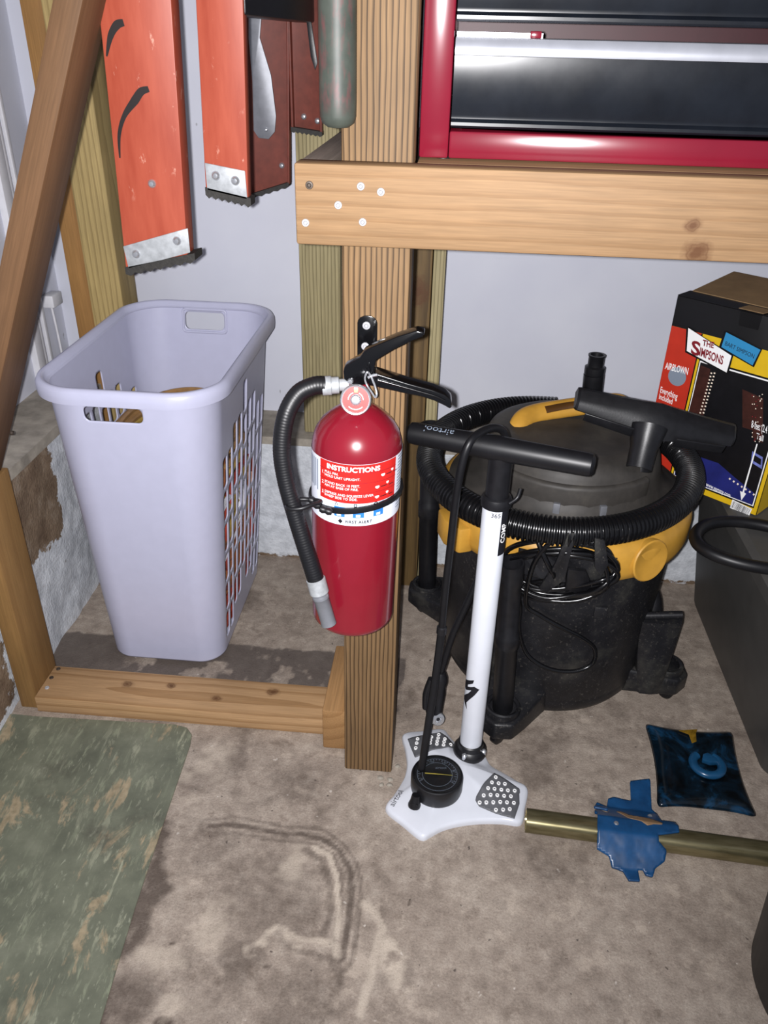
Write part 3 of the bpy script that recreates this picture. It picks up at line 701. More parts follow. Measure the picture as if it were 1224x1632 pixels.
def rbox(u, v, cu_, cv, hw, hh, r):
    qx = np.abs(u-cu_)-(hw-r); qy = np.abs(v-cv)-(hh-r)
    return np.hypot(np.maximum(qx, 0), np.maximum(qy, 0))+np.minimum(np.maximum(qx, qy), 0)-r
slots = []
for side0, flip in ((cum[2], 1), (cum[6], -1)):
    for cidx in range(9):
        cu_ = side0+(.013+cidx*.0355 if flip > 0 else .31-.013-cidx*.0355)
        st = min(cidx, 8-cidx)//2+(.5 if cidx == 4 else 0)
        for r_ in range(8):
            cz = .078+r_*.0765+(st % 2)*.0382
            if cz > .505+st*.028 or (r_ == 0 and st > 1): continue
            slots.append((cu_, cz))
def bsdf(u, v):
    d = np.full(np.shape(u), 1e3)
    for cu_, cz in slots: d = np.minimum(d, rbox(u, v, cu_, cz, .0128, .0335, .008))
    d = np.minimum(d, rbox(u, v, (cum[0]+cum[1])/2-.018, BH-.040, .058, .0145, .011))
    d = np.minimum(d, rbox(u, v, (cum[4]+cum[5])/2, BH-.030, .050, .020, .012))
    return -d
bs = grid_sheet(np.linspace(0, cum[-1], 421), np.linspace(.012, BH, 200), bpos, bsdf, 'basket_shell', 'basket', bk, .0024, True, True)
# bottom pan with a rolled foot
ss = np.linspace(0, 8, 97)[:-1]
rings = []
for (ins, z) in ((0, .012), (.004, .006), (.012, .001), (.022, .0), (.03, .003)):
    d = dict(B0); d['x0'] += ins; d['x1'] -= ins; d['y0'] += ins; d['y1'] -= ins; d['r'] = max(.02, d['r']-ins)
    rings.append(np.c_[rrect(d, ss), np.full(96, z)])
V = np.vstack(rings); Fc = [(i*96+k, i*96+(k+1) % 96, (i+1)*96+(k+1) % 96, (i+1)*96+k)[::-1] for i in range(4) for k in range(96)]+[tuple(4*96+k for k in range(96))[::-1]]
mesh_obj('bottom_pan', V, Fc, 'basket', bk, True, 40)
# rolled rim
prof = [(-.004, -.006), (.002, -.003), (.004, .004), (.009, .0075), (.015, .006), (.019, -.001), (.0195, -.012), (.0185, -.021), (.0165, -.021), (.0165, -.012), (.012, -.004), (.002, -.010)]
V = []; n = 128; ss = np.linspace(0, 8, n+1)[:-1]
for (dr_, dz_) in prof:
    d = dict(B1); d['x0'] -= dr_; d['x1'] += dr_; d['y0'] -= dr_; d['y1'] += dr_; d['r'] += dr_
    V.append(np.c_[rrect(d, ss), np.full(n, BH+.004+dz_)])
V = np.vstack(V); m = len(prof)
Fc = [(i*n+k, i*n+(k+1) % n, ((i+1) % m)*n+(k+1) % n, ((i+1) % m)*n+k) for i in range(m) for k in range(n)]
mesh_obj('rim', V, Fc, 'basket', bk, True, 60)
# raised lip around the rear hand hole
cu_ = (cum[4]+cum[5])/2; loop = []
for k in range(48):
    a = 2*math.pi*k/48; cx_, cy_ = math.cos(a), math.sin(a); hw, hh = .0545, .0255
    uu = max(-hw, min(hw, cx_*1.35*hw)); vv = max(-hh, min(hh, cy_*1.35*hh)); p = bpos(np.array([cu_+uu]), np.array([BH-.030+vv]))[0]; loop.append(p+np.array((0, -.002, 0)))
sweep('hand_hole_lip', np.array(loop), .0028, 'basket', bk, 8, True)
# cords inside
def inside(P, mg=.012):
    f = np.clip(P[:, 2]/BH, 0, 1); lo_x = B0['x0']*(1-f)+B1['x0']*f+mg; hi_x = B0['x1']*(1-f)+B1['x1']*f-mg
    lo_y = B0['y0']*(1-f)+B1['y0']*f+mg; hi_y = B0['y1']*(1-f)+B1['y1']*f-mg
    P[:, 0] = np.clip(P[:, 0], lo_x, hi_x); P[:, 1] = np.clip(P[:, 1], lo_y, hi_y); P[:, 2] = np.maximum(P[:, 2], .018)
    # keep out of the rounded corners
    for (sx, sy) in ((0, 0), (0, 1), (1, 0), (1, 1)):
        cx_ = (lo_x if sx == 0 else hi_x); cy_ = (lo_y if sy == 0 else hi_y); r = .045
        kx = cx_+(r if sx == 0 else -r); ky = cy_+(r if sy == 0 else -r)
        inx = (P[:, 0] < kx) if sx == 0 else (P[:, 0] > kx); iny = (P[:, 1] < ky) if sy == 0 else (P[:, 1] > ky)
        d = np.hypot(P[:, 0]-kx, P[:, 1]-ky); bad = inx & iny & (d > r)
        P[bad, 0] = kx[bad]+(P[bad, 0]-kx[bad])*r/d[bad]; P[bad, 1] = ky[bad]+(P[bad, 1]-ky[bad])*r/d[bad]
    return P
def cord(name, label, z0, z1, turns, rad, mat, seed, mode=0, cx_=-.555, cy_=1.495):
    rng = np.random.RandomState(seed); n = turns*26; tt = np.arange(n)/26*2*math.pi
    f = np.linspace(0, 1, n); wobx = np.interp(np.arange(n), np.arange(0, n+26, 13), rng.uniform(-1, 1, len(np.arange(0, n+26, 13))))
    woby = np.interp(np.arange(n), np.arange(0, n+26, 13), rng.uniform(-1, 1, len(np.arange(0, n+26, 13))))
    wobz = np.interp(np.arange(n), np.arange(0, n+26, 13), rng.uniform(-1, 1, len(np.arange(0, n+26, 13))))
    if mode == 0:      # loops lying flat
        P = np.stack([cx_+np.cos(tt)*(.115+.03*wobx), cy_+np.sin(tt)*(.19+.04*woby), z0+(z1-z0)*f+.02*wobz], 1)
    else:              # loops standing against the slotted sides
        zc = (z0+z1)/2; hz = (z1-z0)/2
        P = np.stack([cx_+.10*np.sin(tt*.5+seed)+.03*wobx+.1*(f-.3), cy_+np.cos(tt)*(.16+.05*woby), zc+np.sin(tt)*hz*(.8+.25*wobz)], 1)
    P = inside(P, rad+.007)
    o = sweep(name, resample(smooth_path(P, 3), .012), rad, mat, None, 7); P = None
    rebase(o); return tag(o, label, 'rope', 'ropes in the laundry basket')
cord('coiled_rope', 'red rope coiled at the very bottom of the laundry basket', .03, .13, 8, .0068, 'cord_red', 3)
cord('coiled_rope', 'rust orange rope coiled low in the laundry basket', .12, .24, 10, .0066, 'cord_rust', 4)
cord('coiled_rope', 'dark red rope standing in loops against the slotted side', .10, .40, 8, .0066, 'cord_red', 9, 1, -.53, 1.52)
cord('coiled_rope', 'white rope bundled behind the front slots of the basket', .23, .37, 8, .0048, 'cord_white', 5, 1, -.455, 1.36)
cord('coiled_rope', 'dull yellow rope coiled in the middle of the laundry basket', .24, .44, 14, .0072, 'cord_yellow', 6)
cord('coiled_rope', 'tan rope coiled on top inside the laundry basket', .41, .49, 8, .0068, 'cord_tan', 8)
cord('coiled_rope', 'brown rope standing in loops inside the laundry basket', .20, .47, 9, .0068, 'cord_rust', 12, 1, -.54, 1.48)

# ================================================================ fire extinguisher
exA = Vector((-.1195, .982, .423)); exT = Vector((-.1125, .982, .79)); exz = (exT-exA).normalized()
ex = thing('fire_extinguisher', 'red fire extinguisher with black hose hanging on the wooden post', 'fire extinguisher', exA)
RB = .0618
lathe('cylinder', [(0, .008), (.045, .006), (.053, .001), (.058, .0), (RB-.0008, .004), (RB, .010), (RB, .285), (RB-.0012, .296), (RB-.005, .309), (RB-.013, .322), (RB-.026, .334), (.026, .341), (.019, .345), (.0175, .352), (0, .352)], exA, 'red', ex, 96, axis=exz)
cf = (Vector((0, 0, 0))-Vector((exA.x, exA.y, 0))).normalized(); cr = Vector((0, 0, 1)).cross(cf); cr = Vector((-cf.y, cf.x, 0))
def cyl(s, h, off):      # s metres around the body from the side facing the room, h up the axis, off outward
    a = s/RB; d = cf*math.cos(a)+cr*math.sin(a); return exA+exz*h+d*(RB+off)
def wrap(name, s0, s1, h0, h1, off, mat, par, n=48, th=.0004, top=None):
    V = []; Fc = []
    for i in range(n+1):
        s = s0+(s1-s0)*i/n
        V += [cyl(s, h0, off), cyl(s, h1, off)]
    Fc = [(2*i, 2*i+2, 2*i+3, 2*i+1) for i in range(n)]
    return mesh_obj(name, V, Fc, mat, par, True)
lab = wrap('label', -.128, .122, .194, .287, .0003, 'white_label', ex, 64)
q0, q1 = -.0545, .060
wrap('instruction_panel', q0, q1, .229, .2868, .0008, 'label_red', lab)
for h in (.2745, .2595, .2445): wrap('panel_line', q0, q1, h, h+.0006, .0013, 'box_maroon', lab, 32, .0001)
def ct(s0, h0, off=.0013): return lambda a, b, c: cyl(s0+a, h0+b, off+c)
text('lettering', 'INSTRUCTIONS', .0098, ct(-.042, .2765), 'ink_white', lab, .0001, bold=.0003, sx=1.06)
for s, hh in (('1.', .2675), ('2.', .2525), ('3.', .2375)): text('lettering', s, .0068, ct(-.051, hh-.001), 'ink_white', lab, .0001)
for s, hh in (('PULL PIN.', .2695), ('HOLD UNIT UPRIGHT.', .2645), ('STAND BACK 10 FEET.', .2545), ('AIM AT BASE OF FIRE.', .2495), ('DEPRESS AND SQUEEZE LEVER.', .2395), ('SWEEP SIDE TO SIDE.', .2345)):
    text('lettering', s, .0050, ct(-.0455, hh-.0005), 'ink_white', lab, .0001)
for (s, h) in ((.038, .267), (.030, .2505), (.030, .2355)):      # little drawings of the valve and levers
    for k, (ds, dh, w_, t_, m_) in enumerate(((0, 0, .008, .006, 'ink_white'), (.009, .002, .010, .0012, 'ink'), (.017, .003, .006, .0055, 'ink_white'), (.023, .001, .008, .0012, 'ink'))):
        if m_ == 'ink': wrap('pictogram', s+ds-.006, s+ds+w_-.006, h+dh-.002, h+dh+t_-.002, .0014, m_, lab, 6, .0001)
        else: mesh_obj('pictogram', [cyl(s+ds-.006+w_/2+w_/2*.8*math.cos(a), h+dh+.001+t_/2*.7*math.sin(a+.5*math.cos(a)), .0014) for a in np.linspace(0, 2*math.pi, 13)[:-1]], [tuple(range(12))], m_, lab)
for s in (-.030, -.004, .024):
    wrap('class_symbol', s, s+.015, .207, .2225, .0008, 'label_blue', lab, 8, .0002)
    nk = {-.030: 3, -.004: 4, .024: 12}[s]
    pt = [cyl(s+.003+.0032*math.sin(2*math.pi*(k+(.5 if nk == 4 else 0))/nk), .2262+.0032*math.cos(2*math.pi*(k+(.5 if nk == 4 else 0))/nk), .0009) for k in range(nk)]
    pi_ = [cyl(s+.003+.0017*math.sin(2*math.pi*(k+(.5 if nk == 4 else 0))/nk), .2262+.0017*math.cos(2*math.pi*(k+(.5 if nk == 4 else 0))/nk), .0009) for k in range(nk)]
    mesh_obj('class_icon', pt+pi_, [(k, (k+1) % nk, nk+(k+1) % nk, nk+k)[::-1] for k in range(nk)], 'ink', lab)
    for dh in (.2285, .2268, .2252): wrap('small_print', s+.007, s+.016, dh-.0008, dh, .0008, 'ink_grey', lab, 6, .0001)
    wrap('class_mark', s+.004, s+.010, .2085, .212, .0012, 'ink_white', lab, 6, .0001)
text('lettering', 'FIRST ALERT', .0060, ct(-.014, .1985, .0013), 'ink', lab, .0001, bold=.0002, spacing=1.1)
mesh_obj('emblem', [cyl(-.021, .1965, .0009), cyl(-.0175, .2003, .0009), cyl(-.021, .2041, .0009), cyl(-.0245, .2003, .0009)], [(0, 1, 2, 3)], 'ink', lab)
for k in range(18):
    h = .2845-.0046*k; wrap('small_print', .066, .066+.018+.006*math.sin(k*2.1), h-.0016, h, .0008, 'ink_grey', lab, 8, .0001)
for k in range(5):
    wrap('small_print', -.082+.005*k, -.0795+.005*k, .238+.004*math.sin(k*3), .282, .0008, 'ink_grey', lab, 3, .0001)
# valve, levers, gauge, pin
tp = exA+exz*.352
lathe('valve_collar', [(.0165, -.006), (.0175, 0), (.0175, .010), (.014, .012), (.014, .030), (.011, .034), (0, .034)], tp, 'red', ex, 32, axis=exz)
lathe('valve_body', [(.0125, .008), (.0125, .036), (.010, .040), (0, .040)], tp, 'steel', ex, 24, axis=exz)
def z5(pts, Y): return [PY(540+a/6.44, 490+b/6.44, Y) for a, b in pts]
up = prism('upper_lever', z5([(45, 660), (55, 612), (150, 555), (215, 520), (258, 455), (330, 412), (600, 300), (800, 237), (868, 250), (882, 280), (850, 310), (740, 352), (560, 440), (385, 545), (362, 640), (372, 700), (365, 775), (250, 800), (130, 798), (50, 740)], .968), (0, .021, 0), 'black_gloss', ex, .0035, 3)
lw = prism('lower_lever', z5([(365, 672), (420, 690), (700, 778), (960, 848), (1090, 900), (1150, 950), (1158, 1025), (1140, 1042), (1085, 1010), (980, 960), (840, 915), (700, 890), (560, 858), (400, 822), (300, 800)], .966), (0, .025, 0), 'black_gloss', ex, .004, 3)
tube('lever_groove', z5([(400, 745), (600, 800), (850, 870), (1000, 915), (1090, 960)], .9655), .0016, 'black_gloss', ex, 8)
rv = lathe('lever_rivet', [(0, .003), (.003, .0025), (.004, 0), (.004, -.003)], z5([(118, 760)], .967)[0], 'chrome', ex, 14, axis=(0, -1, 0))
gc = PY(567, 637, .945)
gn = (CAM-gc).normalized(); gn = (gn+Vector((0, -.6, 0))).normalized()
gg = lathe('pressure_gauge', [(0, -.016), (.008, -.016), (.008, -.008), (.0185, -.007), (.0198, -.004), (.0198, .003), (.0185, .0048), (.0172, .0045), (.0170, .001), (0, .001)], gc, 'chrome', ex, 40, axis=gn)
lathe('gauge_face', [(.0169, .0014), (0, .0014)], gc, 'label_red', gg, 32, axis=gn, smooth=False)
gx_ = Vector((0, 0, 1)).cross(gn).normalized(); gx_ = -gx_ if gx_.x < 0 else gx_; gy_ = gn.cross(gx_)
gp = lambda a, b, c=.0018: gc+gx_*a+gy_*b+gn*c
def arc(name, r0, r1, a0, a1, mat, par, n=20, c=.0018):
    V = []
    for i in range(n+1):
        a = math.radians(a0+(a1-a0)*i/n); V += [gp(r0*math.cos(a), r0*math.sin(a), c), gp(r1*math.cos(a), r1*math.sin(a), c)]
    return mesh_obj(name, V, [(2*i, 2*i+1, 2*i+3, 2*i+2) for i in range(n)], mat, par)
arc('dial_arc', .0090, .0100, 110, 180, 'ink_white', gg); arc('dial_arc', .0090, .0100, 0, 65, 'ink_white', gg); arc('dial_arc', .0118, .0128, 225, 315, 'ink_white', gg)
arc('dial_green', .0095, .0150, 78, 100, 'needle', gg, 6, .002)
lathe('gauge_hub', [(.0072, .001), (.0072, .004), (.005, .0065), (0, .007)], gc, 'chrome', gg, 20, axis=gn)
text('lettering', 'OK', .0035, lambda a, b, c: gp(a-.0025, b+.0135, .0022+c), 'ink_white', gg, .0001)
pr_ = [PY(540+a/6.44, 490+b/6.44, .955+.006*math.sin(k)) for k, (a, b) in enumerate(((290, 665), (268, 730), (290, 800), (330, 860), (372, 920), (390, 890), (372, 810), (345, 740), (320, 690)))]
tube('pull_pin_ring', pr_, .0014, 'chrome', ex, 8, True)
tube('pull_pin', z5([(300, 720), (345, 700), (395, 690)], .962), .002, 'chrome', ex, 8)
# hose
cA, cB = PY(556, 613, .975), PY(514, 615, .97)
cdir = (cB-cA).normalized()
lathe('hose_coupling', [(0, 0), (.008, 0), (.008, .012), (.011, .013), (.011, .022), (.0125, .023), (.0125, (cB-cA).length), (.009, (cB-cA).length)], cA, 'zinc_plate', ex, 20, axis=cdir)
hp = [(517, 614, .970), (500, 615, .966), (475, 628, .958), (456, 662, .945), (449, 712, .935), (455, 762, .928), (470, 818, .920), (486, 870, .912), (500, 914, .906), (505, 932, .904)]
P = resample(smooth_path([tuple(PY(a, b, Y)) for a, b, Y in hp], 10), .0012)
rr = .0119+.00016*np.sin(np.arange(len(P))*2*math.pi/3.2)
sweep('hose', P, rr, 'black_rubber', ex, 20)
nz0, nz1, nz2, nz3 = PY(503, 922, .905), PY(509, 944, .903), PY(511, 950, .9025), PY(524, 994, .900)
lathe('nozzle_ferrule', [(.0115, 0), (.0135, .001), (.0135, (nz1-nz0).length), (.009, (nz1-nz0).length+.001)], nz0, 'zinc_plate', ex, 20, axis=(nz1-nz0))
L = (nz3-nz1).length
lathe('nozzle', [(.009, 0), (.0092, .004), (.0115, .006), (.0118, .009), (.0110, .010), (.0108, L-.004), (.0112, L), (.008, L), (.007, L-.01), (0, L-.012)], nz1, 'steel', ex, 20, axis=(nz3-nz1))
# rubber strap round body and hose
n = 120; V = []
for i in range(n):
    a = 2*math.pi*i/n; d = cf*math.cos(a)+cr*math.sin(a); base = exA+exz*(.2165+.008*math.sin(a+.4))+d*RB
    for (o_, h) in ((.0004, -.0042), (.004, -.0042), (.0048, 0), (.004, .0042), (.0004, .0042)): V.append(base+d*o_+exz*h)
mesh_obj('rubber_strap', V, [(i*5+k, ((i+1) % n)*5+k, ((i+1) % n)*5+(k+1) % 5, i*5+(k+1) % 5) for i in range(n) for k in range(5)], 'black_rubber', ex, True, 50)
for k, (a, b) in enumerate(((497, 797), (505, 805), (515, 812), (524, 815))):
    lathe('strap_bead', [(0, -.005), (.004, -.0045), (.0055, 0), (.004, .0045), (0, .005)], PY(a, b, .935-.006*k), 'black_rubber', ex, 12, axis=(.9, 0, -.3))
hc = PY(474, 806, .917)
tube('strap_loop', [hc+Vector((-.013, .006, 0)), hc+Vector((-.010, -.012, .002)), hc+Vector((.006, -.014, .004)), hc+Vector((.020, -.006, .006)), hc+Vector((.030, .008, .004)), hc+Vector((.016, .018, 0)), hc+Vector((0, .017, 0))], .0032, 'black_rubber', ex, 8, True)
# hanger on the post
hg = thing('hanger_plate', 'black steel hanger plate screwed to the post above the extinguisher', 'bracket', (-.108, PFY, .80))
hx0, hx1, hz1 = -.1215, -.0945, .869
pts = [(hx0, 0, .795), (hx1, 0, .795)]+[((hx0+hx1)/2+.0135*math.cos(a), 0, hz1-.010+.010*math.sin(a)) for a in np.linspace(0, math.pi, 9)]
prism('plate', [(x, PFY-.0002, z) for x, _, z in pts], (0, -.003, 0), 'black_gloss', hg, .0006)
for (a, b) in ((584, 519), (582, 552)): screw(hg, PY(a, b, PFY-.0034), (0, -1, 0), .0055)
tube('hook', [(-.108, PFY-.004, .812), (-.108, PFY-.018, .812), (-.108, PFY-.030, .822)], .004, 'black_gloss', hg, 10)

# ================================================================ bicycle floor pump
BX, BY = .0905, 1.089
pu = thing('bicycle_pump', 'white floor pump with black handle standing beside the post', 'bicycle pump', (BX-.02, BY-.06, 0))
def z6(a, b, z=0): return PZ(600+a/4.896, 1140+b/4.896, z)
out = [(70, 752), (205, 870), (345, 980), (420, 955), (500, 912), (600, 880), (730, 858), (850, 850), (990, 853), (1128, 862), (1158, 740), (1178, 600), (1110, 552), (990, 480), (890, 420), (850, 350), (790, 292), (690, 262), (612, 238), (560, 180), (508, 132), (360, 148), (205, 172), (222, 290), (236, 400), (222, 490), (190, 560), (130, 655)]
OP = [z6(a, b) for a, b in out]; cen = Vector((.055, 1.055, 0))
OPs = resample(smooth_path([tuple(q) for q in OP], 4, True), .006, True); n = len(OPs); V = []; Fc = []
lev = [(1.0, .0), (1.0, .007), (.985, .0105), (.955, .0125), (.80, .0165), (.62, .022), (.45, .0285), (.28, .033), (.12, .034)]
for (s, z) in lev:
    for q in OPs: p = cen+(Vector(q)-cen)*s; V.append((p.x, p.y, z))
for i in range(len(lev)-1):
    for k in range(n): Fc.append((i*n+k, i*n+(k+1) % n, (i+1)*n+(k+1) % n, (i+1)*n+k)[::-1])
Fc.append(tuple((len(lev)-1)*n+k for k in range(n))[::-1]); Fc.append(tuple(range(n)))
base = mesh_obj('base', V, Fc, 'white', pu, True, 45)
bm = bmesh.new(); bm.from_mesh(base.data); bmesh.ops.recalc_face_normals(bm, faces=bm.faces); bm.to_mesh(base.data); bm.free()
def base_z(p):
    d = (Vector((p[0], p[1], 0))-cen); ang = math.atan2(d.y, d.x); Rr = np.array(OPs)-np.array(cen)
    th = np.arctan2(Rr[:, 1], Rr[:, 0]); k = np.argmin(np.abs(np.angle(np.exp(1j*(th-ang))))); s = d.length/np.linalg.norm(Rr[k][:2])
    return float(np.interp(s, [q[0] for q in lev[::-1]], [q[1] for q in lev[::-1]]))
def pad(zpts, rings_):
    W = [z6(a, b, .016) for a, b in zpts]; poly = [(q.x, q.y) for q in W]; sd = poly_sdf(poly)
    xs = [q[0] for q in poly]; ys = [q[1] for q in poly]
    o = grid_sheet(np.arange(min(xs)-.003, max(xs)+.003, .003), np.arange(min(ys)-.003, max(ys)+.003, .003),
                   lambda u, v: np.array([(a, b, base_z((a, b))+.0016) for a, b in zip(u, v)]), sd, 'foot_pad', 'pad_grey', base, .0012)
    for (a, b) in rings_:
        p = z6(a, b, .018); zc = base_z(p)+.003
        bmt = lathe('grip_ring', [(.0017, 0), (.0018, .0012), (.0026, .0016), (.0034, .0012), (.0036, 0), (.0036, -.002)], (p.x, p.y, zc), 'ink_white', o, 12)
pad([(918, 474), (1020, 520), (1112, 572), (1116, 690), (1078, 802), (930, 765), (800, 718), (770, 680), (775, 655), (840, 560)],
    [(927, 508), (897, 552), (950, 550), (1000, 548), (867, 600), (918, 597), (972, 596), (1024, 594), (1078, 590), (834, 645), (888, 643), (940, 642), (994, 640), (1048, 636), (804, 690), (856, 690), (910, 690), (964, 688), (1017, 686), (1072, 684), (932, 738), (988, 738), (1040, 734)])
pad([(243, 186), (370, 160), (500, 137), (560, 190), (618, 250), (600, 285), (500, 310), (300, 335), (270, 260)],
    [(485, 160), (320, 197), (428, 183), (480, 195), (532, 208), (313, 230), (420, 217), (472, 230), (525, 241), (576, 255), (306, 264), (415, 252), (468, 264), (520, 275)])
text('lettering', 'airtool', .016, (lambda O, x, y: (lambda a, b, c: (lambda p: Vector((p.x, p.y, base_z(p)+.0012)))(O+x*a+y*b)))(z6(135, 722, .012), (z6(228, 588, .012)-z6(135, 722, .012)).normalized(), Vector((0, 0, 1)).cross((z6(228, 588, .012)-z6(135, 722, .012)).normalized())), 'ink', base, 0, sx=.85)
# gauge
gcx = PZ(697, 1234, .056); go = (gcx.x, gcx.y, 0)
ga = lathe('pump_gauge', [(.0455, .022), (.0468, .028), (.0468, .052), (.0455, .0555), (.0435, .0565), (.0428, .0545), (0, .0545)], go, 'black_plastic', pu, 48)
lathe('gauge_dial', [(.0420, .0548), (0, .0548)], go, 'gauge_face', ga, 40, smooth=False)
for r0 in (.0355, .0262): lathe('dial_ring', [(r0, .0550), (r0+.0008, .0550)], go, 'ink_grey', ga, 40, smooth=False)
for k in range(28):
    a = math.radians(-30+240*k/27); r0, r1 = (.0297 if k % 3 == 0 else .0325), .035
    d = Vector((math.cos(a), math.sin(a), 0)); s_ = Vector((-d.y, d.x, 0))*.0005; O = Vector((gcx.x, gcx.y, .0552))
    mesh_obj('dial_tick', [O+d*r0-s_, O+d*r1-s_, O+d*r1+s_, O+d*r0+s_], [(0, 1, 2, 3)], 'ink_grey', ga)
for k, s_ in enumerate(('20', '60', '100', '140', '180', '220')):
    a = math.radians(205-46*k); text('lettering', s_, .0055, plane_fn((gcx.x+.0300*math.cos(a), gcx.y+.0300*math.sin(a)-.002, .0552), (1, 0, 0), (0, 1, 0)), 'ink_grey', ga, 0, 'CENTER')
text('lettering', 'airtool', .0075, plane_fn((gcx.x-.004, gcx.y+.012, .0553), (1, .1, 0), (-.1, 1, 0)), 'ink_grey', ga, 0)
prism('gauge_needle', [(gcx.x-.022, gcx.y+.001, .0556), (gcx.x-.022, gcx.y-.001, .0556), (gcx.x+.027, gcx.y-.0004, .0556), (gcx.x+.027, gcx.y+.0004, .0556)], (0, 0, .0006), 'needle', ga)
lathe('gauge_lens', [(.0432, .0560), (.035, .0582), (.020, .0595), (0, .060)], go, 'lens', ga, 40)
# barrel
lathe('barrel_clamp', [(.030, .028), (.032, .034), (.031, .040), (.0245, .046), (.0235, .056), (.021, .058)], (BX, BY, 0), 'black_plastic', pu, 32)
for a in (-.4, 2.2, 4.3):
    lathe('clamp_bolt', [(.005, .036), (.005, .045), (.003, .047), (0, .047)], (BX+.027*math.cos(a), BY+.027*math.sin(a), 0), 'chrome', pu, 10)
lathe('barrel', [(.0205, .036), (.0205, .572), (.0195, .574), (0, .574)], (BX, BY, 0), 'white', pu, 48)
def bcyl(s0, h0, off=.0002):
    d0 = Vector((-BX, -BY, 0)).normalized(); e0_ = Vector((-d0.y, d0.x, 0))
    def f(a, b, c):
        an = (s0+a)/.0205; return Vector((BX, BY, 0))+(d0*math.cos(an)+e0_*math.sin(an))*(.0205+off+c)+Vector((0, 0, h0+b))
    return f
text('lettering', '365', .0105, bcyl(-.006, .556), 'ink', pu, .0001)
def strip(name, s0, s1, h0, h1, mat, off=.0003):
    f = bcyl(0, 0, off); V = []; n = 6; nn = 10
    for i in range(n+1):
        for j in range(nn+1): V.append(f(s0+(s1-s0)*i/n, h0+(h1-h0)*j/nn, 0))
    return mesh_obj(name, V, [(i*(nn+1)+j, (i+1)*(nn+1)+j, (i+1)*(nn+1)+j+1, i*(nn+1)+j+1) for i in range(n) for j in range(nn)], mat, pu, True)
strip('black_stripe', .0112, .044, .485, .573, 'ink')
f0 = bcyl(.0222, .508, .0006)
text('lettering', 'COMP', .0125, lambda a, b, c: f0(-b, a, c), 'ink_white', pu, .0001, bold=.0002)
# jagged emblem on the barrel
fe = bcyl(0, 0, .0005)
def ez(a, b): return (.0205*math.asin(max(-.999, min(.999, (a-541)/71))), PY(620+a/4.08, 820+b/4.08, BY-.0195).z)
sdq = [poly_sdf([ez(*q) for q in quad]) for quad in (((523, 1074), (518, 1098), (489, 1120), (488, 1136), (472, 1150), (472, 1108)), ((472, 1152), (486, 1136), (528, 1116), (560, 1134), (540, 1144), (520, 1142), (478, 1164)), ((560, 1132), (534, 1172), (507, 1207), (490, 1237), (496, 1278), (474, 1232), (473, 1210), (493, 1176), (518, 1138)))]
grid_sheet(np.arange(-.033, .009, .0007), np.arange(.135, .235, .0011), lambda u, v: np.array([tuple(fe(a_, b_, 0)) for a_, b_ in zip(u, v)]), lambda u, v: np.minimum(np.minimum(sdq[0](u, v), sdq[1](u, v)), sdq[2](u, v)), 'emblem', 'ink', pu, 0)
# top collar, shaft sleeve, handle
lathe('top_collar', [(.0206, .566), (.0235, .568), (.0245, .578), (.0225, .584), (.019, .586)], (BX, BY, 0), 'black_plastic', pu, 32)
tube('hose_clip', [(BX+.018, BY-.016, .580), (BX+.030, BY-.010, .588), (BX+.034, BY-.006, .602)], .003, 'black_plastic', pu, 8)
lathe('shaft_sleeve', [(.0185, .58), (.0185, .66), (.02, .665)], (BX, BY, 0), 'black_plastic', pu, 32)
hL, hR = Vector((-.052, 1.127, .665)), Vector((.222, 1.048, .665)); hd = (hR-hL).normalized()
L = (hR-hL).length
lathe('handle', [(0, 0), (.012, .001), (.0165, .005), (.0172, .012), (.0172, .05), (.0185, L/2-.03), (.0195, L/2), (.0185, L/2+.03), (.0175, L-.012), (.0165, L-.005), (.012, L-.001), (0, L)], hL, 'black_rubber', pu, 32, axis=hd)
hup = Vector((0, -.5, .87)); hup = (hup-hd*hup.dot(hd)).normalized()
text('lettering', 'airtool', .016, (lambda O: (lambda a, b, c: (lambda an: O-hd*a+(hup*math.cos(an)+hd.cross(hup)*math.sin(an))*.0178)((b-.006)/.0172)))(hL+hd*.075), 'ink_grey', pu, 0, sx=1.1)
# hose: from the base up, over the handle and down to the chuck
hs = [PZ(660, 1284, .030), PY(668, 1250, 1.00), PY(681, 1165, 1.03), PY(694, 1080, 1.055), PY(703, 1010, 1.065)]
tube('lower_hose', hs, .0068, 'black_rubber', pu, 12, flat=(1, .62), up=(1, 0, 0))
lathe('hose_root', [(.011, 0), (.0115, .005), (.009, .012), (.0075, .024), (0, .024)], PZ(660, 1284, .022)+Vector((0, 0, -.002)), 'black_rubber', pu, 12, axis=(.1, .25, 1))
fe_ = PY(704, 1004, 1.066); lathe('hose_ferrule', [(.006, -.008), (.0088, -.006), (.0088, .006), (.006, .008)], fe_, 'black_plastic', pu, 16, axis=PY(708, 960, 1.067)-fe_)
hs = [PY(704, 1004, 1.066), PY(710, 940, 1.066), PY(718, 870, 1.064), PY(726, 800, 1.060), PY(735, 745, 1.055), PY(748, 706, 1.060), PY(768, 688, 1.085), PY(790, 682, 1.11), PY(805, 694, 1.125), PY(806, 740, 1.128), PY(795, 820, 1.126), PY(775, 890, 1.125), PY(745, 960, 1.122), PY(722, 1010, 1.12), PY(706, 1060, 1.118), PY(700, 1078, 1.117)]
tube('upper_hose', hs, .0062, 'black_rubber', pu, 14)
ca, cb_ = PY(702, 1072, 1.117), PY(690, 1142, 1.108); L = (cb_-ca).length
ck = lathe('chuck', [(0, -.004), (.009, -.002), (.0135, .008), (.0150, .02), (.0135, .03), (.0150, .045), (.0155, L-.012), (.012, L-.002), (0, L)], ca, 'black_plastic', pu, 24, axis=cb_-ca)
